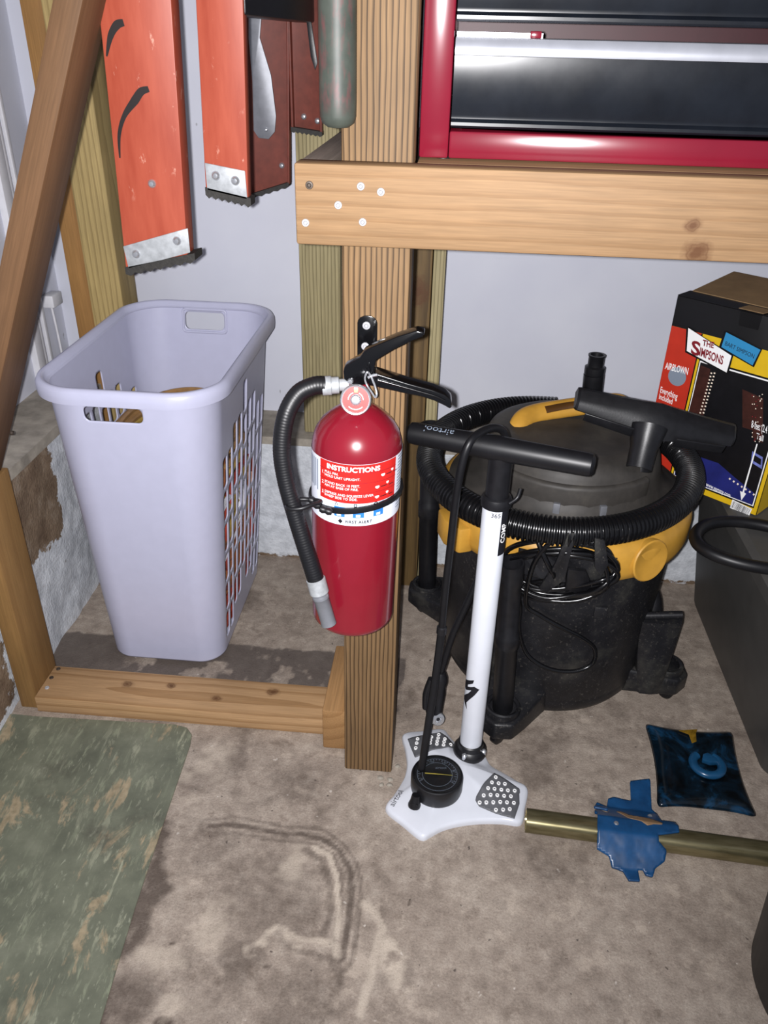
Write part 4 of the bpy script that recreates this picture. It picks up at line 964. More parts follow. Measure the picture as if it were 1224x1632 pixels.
tube('chuck_lever', [PY(688, 1082, 1.100), PY(680, 1105, 1.097), PY(679, 1128, 1.097)], .007, 'black_plastic', ck, 10)
kc = PY(698, 1146, 1.096); kn = ((CAM-kc).normalized()+Vector((.25, 0, -.45))).normalized()
lathe('chuck_cap', [(0, -.014), (.0125, -.014), (.013, .001), (.0115, .003), (.006, .0035), (.0045, .001), (0, .001)], kc, 'chrome', ck, 24, axis=kn)
lathe('chuck_bore', [(.0035, .0015), (0, .0015)], kc, 'ink', ck, 14, axis=kn, smooth=False)

# ================================================================ shop vacuum
VC = Vector((.245, 1.41, 0))
va = thing('shop_vacuum', 'black and yellow shop vacuum with a ribbed hose around its lid', 'vacuum cleaner', VC)
def vp(r, a, z): return VC+Vector((r*math.cos(math.radians(a)), r*math.sin(math.radians(a)), z))
lathe('drum', [(0, .026), (.18, .026), (.199, .032), (.207, .046), (.209, .062), (.2085, .066), (.210, .07), (.217, .30), (.219, .375), (0, .375)], VC, 'dusty_black', va, 96)
rim = lathe('yellow_rim', [(.214, .366), (.226, .366), (.238, .376), (.243, .392), (.243, .425), (.238, .440), (.226, .449), (.205, .452)], VC, 'yellow', va, 96)
lid = lathe('lid', [(.226, .449), (.215, .458), (.196, .468), (.182, .476), (.172, .50), (.164, .535), (.155, .552), (.140, .560), (.118, .563), (.110, .560), (0, .562)], VC, 'lid', va, 96)
# motor housing block facing the room
prism('motor_housing', [vp(.176, a, .462) for a in (222, 235, 248, 262, 276, 290, 304, 318)]+[vp(.10, 318, .462), vp(.10, 222, .462)], (0, 0, .066), 'lid', va, .008, 3)
for a in (258, 284): box('vent_tab', (-.006, -.004, 0), (.006, .004, .020), 'steel', lid, .001, mtx=Matrix.Translation(vp(.178, a, .475)) @ Matrix.Rotation(math.radians(a+90), 4, 'Z'))
# lugs and badge of the rim
for (a0, a1) in ((200, 222),):
    pts = [vp(.236, a0, .372), vp(.262, a0+2, .372), vp(.268, (a0+a1)/2, .372), vp(.262, a1-2, .372), vp(.236, a1, .372)]
    prism('latch_lug', pts, (0, 0, .052), 'yellow', rim, .004, 2)
ov = vp(.2435, 303, .408); on = Vector((math.cos(math.radians(303)), math.sin(math.radians(303)), .1)).normalized()
lathe('oval_boss', [(.040, -.012), (.040, .0005), (.038, .0025), (.034, .002), (.030, .0), (0, -.0005)], ov, 'yellow', rim, 32, axis=on)
prism('front_badge', [vp(.2445, a, .380) for a in (246, 256, 266, 276, 286)]+[vp(.2445, a, .430) for a in (286, 276, 266, 256, 246)], (0, -.002, 0), 'dusty_black', rim)
# carry handle
hA = [PY(822, 712, 1.40), PY(824, 688, 1.41), PY(834, 668, 1.43), PY(856, 658, 1.45), PY(905, 650, 1.47), PY(960, 643, 1.48), PY(985, 643, 1.47), PY(1003, 658, 1.44)]
hd_ = tube('carry_handle', hA, .0175, 'yellow', va, 16, n=10, flat=(.75, 1.1), up=(0, -.35, 1))
bA = [PY(868, 658, 1.455), PY(905, 651, 1.47), PY(958, 645, 1.48)]
tube('handle_badge', [q+Vector((0, -.0095, .0105)) for q in bA], .009, 'yellow_dark', hd_, 10, flat=(.35, .85), up=(0, -.6, .8))
# ribbed hose lying round the lid
ring_pts = []
for a in np.arange(62, -276, -12):
    z = .494+.008*math.sin(math.radians(a*1.3+40)); R_ = .245+.006*math.sin(math.radians(2*a))
    ring_pts.append(vp(R_, a, z)+Vector((-.020, -.008, 0)))
P = resample(smooth_path([tuple(q) for q in ring_pts], 8), .0013)
rr = .0238+.0022*np.tanh(2.2*np.cos(np.arange(len(P))*2*math.pi/6.0))
sweep('ribbed_hose', P, rr, 'hose_black', va, 22)
cuff = P[0]; lathe('hose_cuff', [(.0255, -.02), (.0265, 0), (.0265, .05), (.0235, .052)], Vector(P[0]), 'black_plastic', va, 24, axis=Vector(P[0])-Vector(P[12]))
# casters with accessory cups
def caster(cx_, cy_, nm='caster_arm'):
    d = Vector((cx_, cy_, 0))-VC; d.z = 0; a = d.normalized(); s_ = Vector((-a.y, a.x, 0)); c = Vector((cx_, cy_, 0)); L = d.length
    i0 = VC+a*.17
    pts = [i0+s_*.075, c+s_*.046-a*.005, c+s_*.032+a*.032, c+a*.046, c-s_*.032+a*.032, c-s_*.046-a*.005, i0-s_*.075]
    bm = bmesh.new(); lo_ = [bm.verts.new(q+Vector((0, 0, .036))) for q in pts]; hi_ = [bm.verts.new(q+Vector((0, 0, .098 if k in (0, 6) else .076))) for k, q in enumerate(pts)]
    bm.faces.new(lo_[::-1]); bm.faces.new(hi_)
    for k in range(7): bm.faces.new((lo_[k], lo_[(k+1) % 7], hi_[(k+1) % 7], hi_[k]))
    bmesh.ops.recalc_face_normals(bm, faces=bm.faces)
    bmesh.ops.bevel(bm, geom=bm.edges[:], offset=.006, segments=3, affect='EDGES', profile=.5, clamp_overlap=True)
    arm = bm_obj(nm, bm, 'dusty_black', va, True, 40)
    lathe('accessory_cup', [(.026, .072), (.026, .088), (.031, .090), (.034, .088), (.036, .070)], c, 'dusty_black', arm, 32)
    wc = c+a*.012+Vector((0, 0, .017))
    wh = lathe('caster_wheel', [(0, -.009), (.012, -.009), (.0165, -.006), (.017, 0), (.0165, .006), (.012, .009), (0, .009)], wc, 'black_rubber', arm, 24, axis=(s_+a*.4))
    lathe('caster_stem', [(.004, 0), (.004, .024)], c+a*.004+Vector((0, 0, .020)), 'steel', arm, 10)
    return c
c_fl = caster(.150, 1.158); c_r = caster(.492, 1.318); c_bl = caster(-.012, 1.545); c_br = caster(.345, 1.668)
# lead wrapped on two hooks at the front
def on_drum(x, z, off=.012):
    r = np.interp(z, [.07, .30, .375, .38, .45], [.210, .217, .219, .243, .243]); dx = min(max(x-VC.x, -r*.98), r*.98)
    return Vector((x, VC.y-math.sqrt(r*r-dx*dx)-off, z))
rng = random.Random(11); pts = []
cp = PY(888, 912, 1.175)
turns = 7
for k in range(turns*10):
    a = 2*math.pi*k/10; j = k//10
    rx = .094+.014*math.sin(j*2.3)+rng.uniform(-.004, .004); rz = .057+.012*math.cos(j*1.7)+rng.uniform(-.003, .003)
    x = cp.x-.004+.008*math.sin(j*3.1)+rx*math.cos(a)-.012*math.sin(a); z = cp.z+.006+.010*math.cos(j*2.9)+rz*math.sin(a)+.02*math.cos(a)
    pts.append(on_drum(x, z, .014+.006*(1+math.sin(j*1.9+a))))
def od(a, b, off=.012):
    q = PY(a, b, 1.2)
    for _ in range(6): q = PY(a, b, on_drum(q.x, q.z, off).y)
    return q
tail = [od(840, 930), od(829, 975), od(828, 1010), od(842, 1045), od(875, 1066), od(915, 1070), od(944, 1058), od(948, 1035), od(930, 1018), od(895, 1000), od(860, 980), od(838, 960, .02), od(850, 900, .03), od(880, 860, .03)]
tube('power_lead', pts+tail, .0042, 'wire_black', va, 10, n=5)
tube('power_lead', [od(852, 848, .02), od(862, 875, .03), od(876, 905, .03), od(890, 930, .02)], .0045, 'wire_black', va, 10)
for q in ([(905, 850), (918, 850), (900, 925), (872, 945), (858, 938), (884, 900)], [(948, 858), (964, 862), (970, 900), (958, 920), (948, 905)]):
    prism('lead_hook', [od(a, b, .034) for a, b in q], (0, .006, 0), 'dusty_black', va, .0015)
prism('plug', [od(a, b, .026) for a, b in ((905, 908), (935, 912), (945, 935), (925, 950), (900, 940))], (0, .012, 0), 'black_plastic', va, .003)
box('drum_drain', (-.012, -.004, -.012), (.012, .004, .012), 'dusty_black', va, .002, mtx=Matrix.Translation(od(957, 975, .002)))
# extension wands in the cups
def wand(label, x, y, z0, z1, rad=.0185, lean=(0, 0)):
    P0 = Vector((x, y, z0)); P1 = Vector((x+lean[0], y+lean[1], z1)); L = (P1-P0).length
    o = lathe('extension_wand', [(0, 0), (rad*.92, 0), (rad, .004), (rad, L*.46), (rad*1.14, L*.47), (rad*1.14, L*.55), (rad, L*.56), (rad, L-.045), (rad*1.12, L-.042), (rad*1.12, L), (rad*.95, L), (rad*.9, L-.03), (0, L-.03)], P0, 'black_plastic', None, 32, axis=P1-P0)
    rebase(o); return tag(o, label, 'vacuum tube', 'vacuum extension tubes')
wand('black extension tube standing in the left rear cup of the vacuum', c_bl.x, c_bl.y, .077, .50, .0205, (-.012, -.02))
wand('black extension tube standing behind the white pump barrel', c_fl.x, c_fl.y, .077, .425, .0195, (-.018, -.012))
wd = wand('black extension tube rising behind the vacuum lid', c_br.x, c_br.y, .077, .575, .0195, (-.028, 0))
ad = lathe('tube_adapter', [(0, 0), (.021, 0), (.0215, .004), (.0215, .016), (.0165, .019), (.0165, .038), (.018, .040), (.018, .043), (.0135, .043), (.012, .02), (0, .02)], Vector((c_br.x-.028, c_br.y, .5758)), 'black_plastic', None, 32)
rebase(ad); tag(ad, 'black stepped tube adapter on top of the rear tube', 'adapter')
# floor nozzle lying across hose and lid
fnA, fnB = PY(918, 640, 1.335), PY(1170, 700, 1.335)
fn = thing('floor_nozzle', 'wide black vacuum floor nozzle lying on the hose', 'vacuum nozzle', (fnA+fnB)/2+Vector((0, 0, -.03)))
ax_ = (fnB-fnA).normalized(); upv = Vector((0, -.62, .79)); upv = (upv-ax_*upv.dot(ax_)).normalized(); fw = upv.cross(ax_); fw = fw if fw.y < 0 else -fw
L = (fnB-fnA).length; secs = [(-.5, .012, .010), (-.485, .018, .015), (-.3, .026, .020), (-.12, .040, .030), (.0, .05, .040), (.12, .040, .030), (.3, .026, .020), (.485, .018, .015), (.5, .012, .010)]
V = []; cm = (fnA+fnB)/2
for (s, d, h) in secs:
    c = cm+ax_*(s*L)
    for (a, b) in ((-.026, -.012), (d*.55, -.012), (d*.8, -.002), (d*.45, h*.35), (0, h*.62), (-.020, h*.66), (-.027, h*.4)): V.append(c+fw*a+upv*b)
n = 7; Fc = [(i*n+k, i*n+(k+1) % n, (i+1)*n+(k+1) % n, (i+1)*n+k) for i in range(len(secs)-1) for k in range(n)]+[tuple(range(n)), tuple((len(secs)-1)*n+k for k in reversed(range(n)))]
nb = mesh_obj('nozzle_body', V, Fc, 'black_plastic', fn, True, 28)
bm = bmesh.new(); bm.from_mesh(nb.data); bmesh.ops.recalc_face_normals(bm, faces=bm.faces); bm.to_mesh(nb.data); bm.free()
box('wear_strip', (-L*.47, -.004, -.017), (L*.47, .004, -.0125), 'black_rubber', fn, .001, mtx=frame(cm+fw*(-.018), ax_, -fw, upv))
nk0, nk1 = cm+fw*.018+upv*.004-ax_*.012, PY(1018, 748, 1.275)
lathe('nozzle_neck', [(.032, 0), (.028, .02), (.0235, .04), (.0225, (nk1-nk0).length), (.0195, (nk1-nk0).length), (.018, (nk1-nk0).length-.02), (0, (nk1-nk0).length-.025)], nk0, 'black_plastic', fn, 32, axis=nk1-nk0)
for s in (-1, 1):
    V = [cm+ax_*(L*.20*s-.0+L*.0), ]
    pts = [cm+ax_*(s*L*.13)+fw*.030+upv*.010, cm+ax_*(s*L*.44)+fw*.020+upv*.006, cm+ax_*(s*L*.44)+fw*.026-upv*.008, cm+ax_*(s*L*.13)+fw*.036-upv*.008]
    prism('side_panel', pts, fw*.003, 'black_plastic', fn, .001)
# wire handle poking up behind the nozzle
wh_ = tube('wire_loop', [PY(1030, 662, 1.40), PY(1034, 652, 1.42), PY(1052, 648, 1.43), PY(1064, 660, 1.43), PY(1068, 672, 1.43), PY(1060, 690, 1.42), PY(1040, 690, 1.41)], .0028, 'black_plastic', None, 8, True)
rebase(wh_); tag(wh_, 'small black wire loop poking up behind the floor nozzle', 'wire')
# utility nozzle in the right cup
un = thing('utility_nozzle', 'dusty black upholstery nozzle tilted in the right cup', 'vacuum nozzle', c_r+Vector((0, 0, .077)))
u0, u1 = PY(1030, 1092, c_r.y-.02), PY(1052, 985, c_r.y-.03)
ua = (u1-u0).normalized(); us_ = Vector((1, 0, 0)); us_ = (us_-ua*us_.dot(ua)).normalized(); un_ = ua.cross(us_)
V = []; secs = [(0, .026, .026), (.25, .030, .026), (.5, .036, .022), (.85, .041, .018), (1.0, .043, .017)]; L = (u1-u0).length
for (s, a, b) in secs:
    for k in range(12):
        t_ = 2*math.pi*k/12; ca_, sa_ = math.cos(t_), math.sin(t_); e = .55
        V.append(u0+ua*(s*L)+us_*(a*math.copysign(abs(ca_)**e, ca_))+un_*(b*math.copysign(abs(sa_)**e, sa_)))
n = 12; Fc = [(i*n+k, i*n+(k+1) % n, (i+1)*n+(k+1) % n, (i+1)*n+k) for i in range(len(secs)-1) for k in range(n)]+[tuple(range(n)), tuple((len(secs)-1)*n+k for k in reversed(range(n)))]
nb = mesh_obj('nozzle_body', V, Fc, 'dusty_black', un, True, 40)
bm = bmesh.new(); bm.from_mesh(nb.data); bmesh.ops.recalc_face_normals(bm, faces=bm.faces); bm.to_mesh(nb.data); bm.free()
tube('nozzle_tube', [u0+ua*(.6*L)+Vector((0, .018, 0)), PY(1040, 955, c_r.y+.02), PY(1025, 930, c_r.y+.04)], .017, 'black_plastic', un, 16)
tube('bristle_bar', [u1-us_*.040+ua*.004, u1+us_*.040+ua*.010], .008, 'dusty_black', un, 8, n=2)

# ================================================================ grey bin, printed carton, rubber ring
bn = thing('storage_bin', 'dark grey plastic storage bin at the right edge', 'storage bin', (.88, 1.40, 0))
V = []; Fc = []
def bin_ring(x0, x1, y0, y1, r, z, n=8):
    o = []
    for (cx_, cy_, a0) in ((x1-r, y0+r, -90), (x1-r, y1-r, 0), (x0+r, y1-r, 90), (x0+r, y0+r, 180)):
        for k in range(n): a = math.radians(a0+90*k/(n-1)); o.append((cx_+r*math.cos(a), cy_+r*math.sin(a), z))
    return o
lv = [bin_ring(.66, 1.10, 1.122, 1.672, .03, .002), bin_ring(.648, 1.112, 1.11, 1.684, .035, .0), bin_ring(.645, 1.115, 1.107, 1.687, .035, .008), bin_ring(.592, 1.165, 1.06, 1.718, .04, .36), bin_ring(.575, 1.18, 1.045, 1.728, .045, .362), bin_ring(.573, 1.182, 1.043, 1.729, .045, .39), bin_ring(.585, 1.17, 1.055, 1.72, .04, .398), bin_ring(.66, 1.10, 1.12, 1.67, .03, .3985)]
V = [q for r_ in lv for q in r_]; n = 32
Fc = [(i*n+k, i*n+(k+1) % n, (i+1)*n+(k+1) % n, (i+1)*n+k) for i in range(len(lv)-1) for k in range(n)]+[tuple(range(n))[::-1], tuple((len(lv)-1)*n+k for k in range(n))]
mesh_obj('bin_body', V, Fc, 'bin_grey', bn, True, 30)
for k in range(4):
    pass
A = Vector((.431, 1.571, .4)); e = Vector((.746, -.666, 0)); nrm = Vector((-.666, -.746, 0)); up_ = Vector((0, 0, 1)); BW, BHt, BD = .252, .376, .215
bx = thing('printed_carton', 'colourful printed cardboard carton standing on the grey bin', 'carton', A+e*BW/2-nrm*BD/2)
bm = bmesh.new(); bm_box(bm, (0, 0, .0008), (BW, BD, BHt), .0008); bm.transform(frame(A, e, -nrm, up_))
body = bm_obj('carton_body', bm, 'box_black', bx, True, 35)
def fq(u, v, k=1): return A+e*(u*BW)+up_*(v*BHt)+nrm*(.0004*k)
def fpoly(name, pts, mat, k=1): return mesh_obj(name, [fq(u, v, k) for u, v in pts], [tuple(range(len(pts)))], mat, bx)
def frect(name, u0, v0, u1, v1, mat, k=1): return fpoly(name, [(u0, v0), (u1, v0), (u1, v1), (u0, v1)], mat, k)
def fz(a, b, k=1):          # point of the carton's front seen at this place of the photograph
    d = ray(980+a/3.139, 400+b/3.139); return CAM+d*((A-CAM).dot(nrm)/d.dot(nrm))+nrm*(.0004*k)
def uv(a, b): p = fz(a, b, 0)-A; return p.dot(e)/BW, p.z/BHt
def fpx(name, pts, mat, k=1): return fpoly(name, [uv(*q) for q in pts], mat, k)
frect('yellow_print', 0.003, .004, .997, .845, 'box_yellow', .5)
mesh_obj('side_print', [A+e*(BW+.0004)-nrm*(d_*BD)+up_*(h_*BHt) for d_, h_ in ((.004, .004), (.996, .004), (.996, .845), (.004, .845))], [(0, 1, 2, 3)], 'box_yellow', bx)
ur = uv(405, 545)[0]; ur2 = uv(428, 556)[0]
frect('red_strip', .003, .05, ur, .845, 'box_red'); frect('black_line', ur, .05, ur+.01, .845, 'box_black', 2)
vb = uv(420, 1165)[1]; vt = uv(585, 600)[1]; uR = uv(742, 1090)[0]
frect('photo_border', ur2-.012, vb-.016, uR+.016, vt+.016, 'box_black', 2); frect('photo_edge', ur2-.004, vb-.006, uR+.008, vt+.007, 'ink_white', 3); frect('night_photo', ur2+.004, vb, uR, vt, 'box_night', 4)
fpx('print_curtain', [(433, 570), (480, 590), (445, 830), (372, 800)], 'box_brown', 5)
fpx('print_doorway', [(640, 690), (730, 730), (705, 900), (640, 880)], 'box_brown', 5)
fpx('print_sky_snow', [(372, 805), (430, 820), (490, 860), (490, 880), (440, 850), (370, 822)], 'box_snow', 6)
fpoly('print_snow', [(ur2+.004, vb), (uR, vb), uv(700, 1210), uv(600, 1130), uv(520, 1060), uv(430, 1030), (ur2+.004, uv(400, 1020)[1])], 'box_navy', 5)
fpx('print_window', [(690, 1000), (742, 1030), (738, 1090), (682, 1055)], 'box_snow', 5); fpx('print_window_pane', [(700, 1018), (735, 1040), (732, 1070), (695, 1048)], 'box_night', 6)
fpx('print_wall', [(705, 720), (745, 735), (742, 960), (690, 930)], 'box_brown', 6)
for k in range(13):
    for dx in (-8, 8):
        a_, b_ = 494-4.6*k+dx, 610+16.5*k; fpx('print_light', [(a_-4, b_-4), (a_+4, b_-3), (a_+4, b_+4), (a_-4, b_+3)], 'box_glow', 7)
rngb = random.Random(5)
for k in range(34):
    a_, b_ = rngb.uniform(690, 742), rngb.uniform(710, 960); fpx('print_light', [(a_-2.5, b_-2.5), (a_+2.5, b_-2), (a_+2.5, b_+2.5), (a_-2.5, b_+2)], 'box_glow' if k % 3 else 'box_maroon', 7)
for k in range(7):
    a_, b_ = 578+20*k, 1138+13*k; fpx('print_light', [(a_-6, b_), (a_, b_-6), (a_+6, b_), (a_, b_+6)], 'box_glow', 7)
fpx('print_arrow', [(712, 962), (718, 964), (650, 1205), (660, 1212), (636, 1245), (630, 1198), (642, 1203)], 'ink_white', 8)
fpx('title_plate_shadow', [(362, 375), (597, 520), (570, 618), (355, 505)], 'box_black', 8); fpx('title_plate', [(372, 383), (588, 522), (563, 606), (364, 498)], 'ink_white', 9)
fpx('name_plate_border', [(553, 396), (742, 490), (700, 580), (525, 480)], 'box_black', 10); fpx('name_plate', [(562, 404), (734, 492), (694, 570), (538, 478)], 'box_blue', 11)
def tpx(s, a, b, c, h, mat, k, sx=1.0, bold=0.0):
    """lettering whose baseline runs from a to b and whose capitals reach up to c (photograph places)"""
    p, q, r = fz(*a, k), fz(*b, k), fz(*c, k); me = text_mesh(s, 1.0, 0, 'LEFT', bold)
    xs_ = [v_.co.x for v_ in me.vertices]; x0_, x1_ = min(xs_), max(xs_)
    bpy.data.meshes.remove(me)
    text('lettering', s, 1.0, lambda x, y, z: p+(q-p)*((x-x0_)/(x1_-x0_))+(r-p)*(y/.72), mat, bx, 0, 'LEFT', bold)
tpx('THE', (443, 470), (500, 484), (447, 440), 0, 'box_maroon', 12, bold=.03)
tpx('S', (385, 508), (430, 525), (392, 440), 0, 'box_maroon', 12, bold=.03); tpx('IMPSONS', (428, 520), (545, 566), (434, 478), 0, 'box_maroon', 12, bold=.03)
tpx('BART SIMPSON', (556, 468), (700, 535), (563, 447), 0, 'ink', 14)
lathe('print_oval', [(.0, 0), (.019, 0)], fz(312, 628, 2), 'ink_grey', bx, 24, axis=nrm, smooth=False)
tpx('AIRBLOWN', (252, 588), (366, 618), (258, 554), 0, 'ink_white', 5, bold=.015)
tpx('Everything', (228, 706), (313, 742), (233, 675), 0, 'ink_white', 5, bold=.008); tpx('Included', (222, 738), (288, 766), (227, 710), 0, 'ink_white', 5, bold=.008); tpx('Self-Inflates', (212, 785), (302, 822), (217, 756), 0, 'ink_white', 5, bold=.008)
tpx('8-feet (2.4 m)', (686, 880), (790, 920), (690, 842), 0, 'ink_white', 9, bold=.01); tpx('Tall', (710, 935), (745, 950), (714, 905), 0, 'ink_white', 9, bold=.01)
tpx('www.gemmy.com', (458, 1172), (580, 1230), (462, 1152), 0, 'ink_white', 9, bold=.01)
fpx('barcode_panel', [(592, 1240), (690, 1288), (674, 1326), (580, 1282)], 'ink_white', 9)
for k in range(22):
    f_ = .05+.9*k/22; w_ = rngb.choice((.012, .02, .028)); fpx('barcode_bar', [(592+98*f_, 1242+48*f_+2), (592+98*(f_+w_), 1242+48*(f_+w_)+2), (580+94*(f_+w_), 1277+45*(f_+w_)), (580+94*f_, 1277+45*f_)], 'ink', 10)
# top: tucked flap, torn tab and open kraft flap
def tq(u, d, z=0): return A+e*(u*BW)-nrm*(d*BD)+up_*(BHt+z)
prism('tuck_flap', [tq(.0, .0, .0006), tq(1, .0, .0006), tq(1, .22, .0006), tq(.0, .22, .0006)], (0, 0, .001), 'box_black', bx)
prism('kraft_flap', [tq(.02, .22, .0008), tq(.99, .22, .0008), tq(.99, .98, .012), tq(.02, .98, .012)], (0, 0, .002), 'kraft', bx)
prism('torn_tab', [tq(.48, -.002, .003), tq(.66, -.002, .003), tq(.68, .13, .004), tq(.50, .13, .004)], (0, 0, .001), 'kraft', bx)
prism('tab_front', [fq(.50, 1.0, 3), fq(.66, 1.0, 3), fq(.655, .93, 3), fq(.51, .93, 3)], nrm*.001, 'box_black', bx)
# ring of hose
rg = PZ(1206, 862, .418); 
rp = [Vector((rg.x+.108*math.cos(a)+.004*math.sin(3*a), rg.y+.078*math.sin(a), .4105-.004*math.cos(a))) for a in np.linspace(0, 2*math.pi, 25)[:-1]]
rgo = tube('rubber_ring', rp, .0112, 'black_rubber', None, 16, True); rebase(rgo); tag(rgo, 'black rubber hose ring lying on the grey bin below the carton', 'hose ring')

# ================================================================ floor: tube, blue skin, tray, mat, bucket
t0, t1 = PZ(838, 1307, .018), PZ(1290, 1370, .018); td = (t1-t0).normalized(); ts = Vector((0, 0, 1)).cross(td)
def tsec(r0, z0):
    o = []
    for k in range(24):
        a = 2*math.pi*k/24; ca_, sa_ = math.cos(a), math.sin(a); o.append((ts*(r0*math.copysign(abs(ca_)**.7, ca_)), r0*.92*math.copysign(abs(sa_)**.7, sa_)))
    return o
V = []; 
for (p, r) in ((t0+td*.03, .014), (t0, .0172), (t0, .0192), (t1, .0192)):
    for (sv, h) in tsec(r, 0): q = p+sv; V.append((q.x, q.y, .0178+h))
Fc = [(i*24+k, i*24+(k+1) % 24, (i+1)*24+(k+1) % 24, (i+1)*24+k) for i in range(3) for k in range(24)]+[tuple(range(24)), tuple(72+k for k in reversed(range(24)))]
tu = mesh_obj('metal_tube', V, Fc, 'tube', None, True, 40); 
bm = bmesh.new(); bm.from_mesh(tu.data); bmesh.ops.recalc_face_normals(bm, faces=bm.faces); bm.to_mesh(tu.data); bm.free()
rebase(tu); tag(tu, 'brass toned metal tube lying on the concrete floor', 'metal tube')
def zb(a, b, z): return PZ(920+a/4.026, 1120+b/4.026, z)
bo = [(355, 440), (420, 430), (485, 424), (496, 620), (532, 650), (545, 745), (635, 748), (652, 840), (515, 858), (522, 890), (578, 930), (572, 978), (515, 1008), (505, 1052), (460, 1040), (440, 1012), (408, 1008), (422, 1078), (350, 1072), (312, 1012), (240, 990), (215, 940), (135, 905), (126, 800), (130, 700), (112, 690), (118, 662), (150, 655), (178, 680), (200, 690), (208, 640), (118, 622), (140, 574), (206, 602), (213, 552), (250, 540), (362, 566)]
BP = [zb(a, b, .034) for a, b in bo]; sd = poly_sdf([(q.x, q.y) for q in BP]); xs = [q.x for q in BP]; ys = [q.y for q in BP]
def skin(u, v):
    d = (u-t0.x)*ts.x+(v-t0.y)*ts.y; fall = np.maximum(np.abs(d)-.014, 0)
    z = .0372-np.where(fall > 0, np.minimum(.65*fall, .031), 0)+.002*(fbm(u, v, 60, 5)-.5); return np.stack([u, v, z], 1)
bl = thing('blue_paint_sheet', 'torn flat blue plastic piece draped over the metal tube', 'plastic scrap', ((min(xs)+max(xs))/2, (min(ys)+max(ys))/2, .006))
grid_sheet(np.arange(min(xs)-.004, max(xs)+.005, .003), np.arange(min(ys)-.004, max(ys)+.005, .003), skin, sd, 'blue_skin', 'blue', bl, .004)
ws = [(262, 655), (290, 648), (340, 690), (400, 705), (470, 720), (548, 765), (545, 785), (490, 782), (450, 792), (410, 765), (330, 735), (300, 700)]
WP = [zb(a, b, .038) for a, b in ws]; sd2 = poly_sdf([(q.x, q.y) for q in WP]); xs2 = [q.x for q in WP]; ys2 = [q.y for q in WP]
grid_sheet(np.arange(min(xs2)-.002, max(xs2)+.003, .002), np.arange(min(ys2)-.002, max(ys2)+.003, .002), lambda u, v: skin(u, v)+np.array((0, 0, .0026)), sd2, 'worn_patch', 'tan', bl, .0006)
for (a, b) in ((478, 690), (248, 780)):
    p = zb(a, b, .036); pz_ = skin(np.array([p.x]), np.array([p.y]))[0]; lathe('rivet', [(0, .0045), (.003, .004), (.0045, .002)], Vector((pz_[0], pz_[1], pz_[2])), 'steel', bl, 12)
# tray
tr_ = thing('blue_tray', 'dirty dark blue square plastic pad with a raised ring', 'plastic pad', PZ(1125, 1225, 0))
cn = [PZ(1028, 1150, .01), PZ(1168, 1163, .01), PZ(1209, 1301, .01), PZ(1048, 1284, .01)]
N = 40; V = []; Fc = []
for i in range(N+1):
    for j in range(N+1):
        a, b = i/N, j/N; a2, b2 = a*2-1, b*2-1
        pin = .10
        aa = .5+.5*a2*(1-pin*(1-b2*b2)*abs(a2)); bb = .5+.5*b2*(1-pin*(1-a2*a2)*abs(b2))
        ra = aa; rb = bb
        # rounded corners
        m_ = max(0, abs(a2)-.86)/.14; n_ = max(0, abs(b2)-.86)/.14; k_ = math.hypot(m_, n_)
        if k_ > 1e-6 and m_ > 0 and n_ > 0:
            sc_ = max(m_, n_)/k_
            ra = .5+.5*math.copysign(.86+.14*m_*sc_, a2)*(1-pin*(1-b2*b2)*abs(a2)); rb = .5+.5*math.copysign(.86+.14*n_*sc_, b2)*(1-pin*(1-a2*a2)*abs(b2))
        p = cn[0]*(1-ra)*(1-rb)+cn[1]*ra*(1-rb)+cn[2]*ra*rb+cn[3]*(1-ra)*rb
        edge_ = min(a, 1-a, b, 1-b); z = .004+.010*(1-math.exp(-edge_*16))-.006*max(0, 1-math.hypot(a2-.1, b2-.05)*1.4)+.002*math.sin(a*9)*math.sin(b*7)
        V.append((p.x, p.y, z))
Fc = [(i*(N+1)+j, i*(N+1)+j+1, (i+1)*(N+1)+j+1, (i+1)*(N+1)+j) for i in range(N) for j in range(N)]
pdn = mesh_obj('pad', V, Fc, 'tray', tr_, True); md = pdn.modifiers.new('thickness', 'SOLIDIFY'); md.thickness = .0035; md.offset = 0
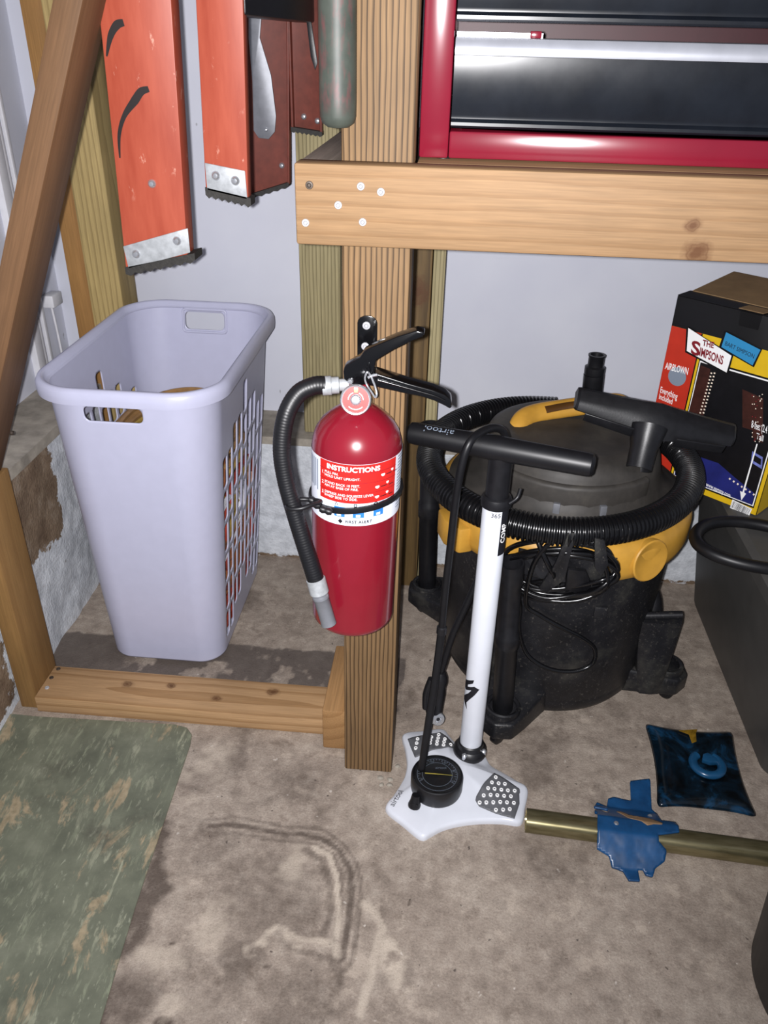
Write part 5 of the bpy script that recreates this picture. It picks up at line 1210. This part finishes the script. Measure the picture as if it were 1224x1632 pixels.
rc = zb(835, 395, .02); pts = [rc+Vector((.026*math.cos(a), .026*math.sin(a), 0)) for a in np.linspace(math.radians(125), math.radians(415), 16)]
tube('raised_ring', pts, .0085, 'tray_ring', tr_, 12, flat=(.8, 1))
prism('ring_plug', [zb(a, b, .016) for a, b in ((800, 350), (830, 340), (905, 380), (900, 402), (850, 405), (795, 385))], (0, 0, .010), 'tray_ring', tr_, .002)
prism('gold_smear', [zb(a, b, .0155) for a, b in ((650, 180), (770, 172), (760, 200), (765, 250), (735, 262), (715, 205))], (0, 0, .0014), 'gold', tr_, .0004)
# green vinyl sheet
mp = [PZ(a, b, 0) for a, b in ((-330, 1102), (60, 1143), (200, 1151), (280, 1156), (298, 1161), (306, 1172), (303, 1190), (262, 1310), (215, 1450), (160, 1632), (60, 1990), (-800, 1990))]
mt = prism('vinyl_sheet', [(q.x, min(q.y, 1.1235), .0002) for q in mp], (0, 0, .0028), 'mat', None, .0008, 1); rebase(mt); tag(mt, 'worn green marbled vinyl sheet with a rounded corner on the floor', 'floor mat')
# black bucket at the corner
bu = thing('black_bucket', 'black plastic bucket edge at the bottom right corner', 'bucket', (.668, .705, 0))
lathe('bucket_wall', [(0, .006), (.150, .006), (.158, .0), (.160, .004), (.172, .20), (.180, .201), (.181, .215), (.172, .216), (.168, .20), (.154, .012), (0, .012)], (.668, .705, 0), 'bucket', bu, 64)

# crumbs of concrete by the post foot
rngc = random.Random(3)
for (a_, b_, r_) in ((606, 1241, .007), (622, 1243, .006), (608, 1251, .005), (621, 1252, .007), (634, 1222, .006)):
    p = PZ(a_, b_, 0); bm = bmesh.new(); bmesh.ops.create_icosphere(bm, subdivisions=1, radius=r_)
    for q in bm.verts: q.co = Vector((q.co.x*rngc.uniform(.7, 1.3), q.co.y*rngc.uniform(.6, 1.1), max(-.25*r_, q.co.z*.5)+.25*r_))
    bm.transform(Matrix.Translation(p)); ch = bm_obj('concrete_chip', bm, 'ledge'); rebase(ch); tag(ch, 'tiny pale concrete chip lying at the foot of the post', 'concrete chip', 'concrete chips by the post')
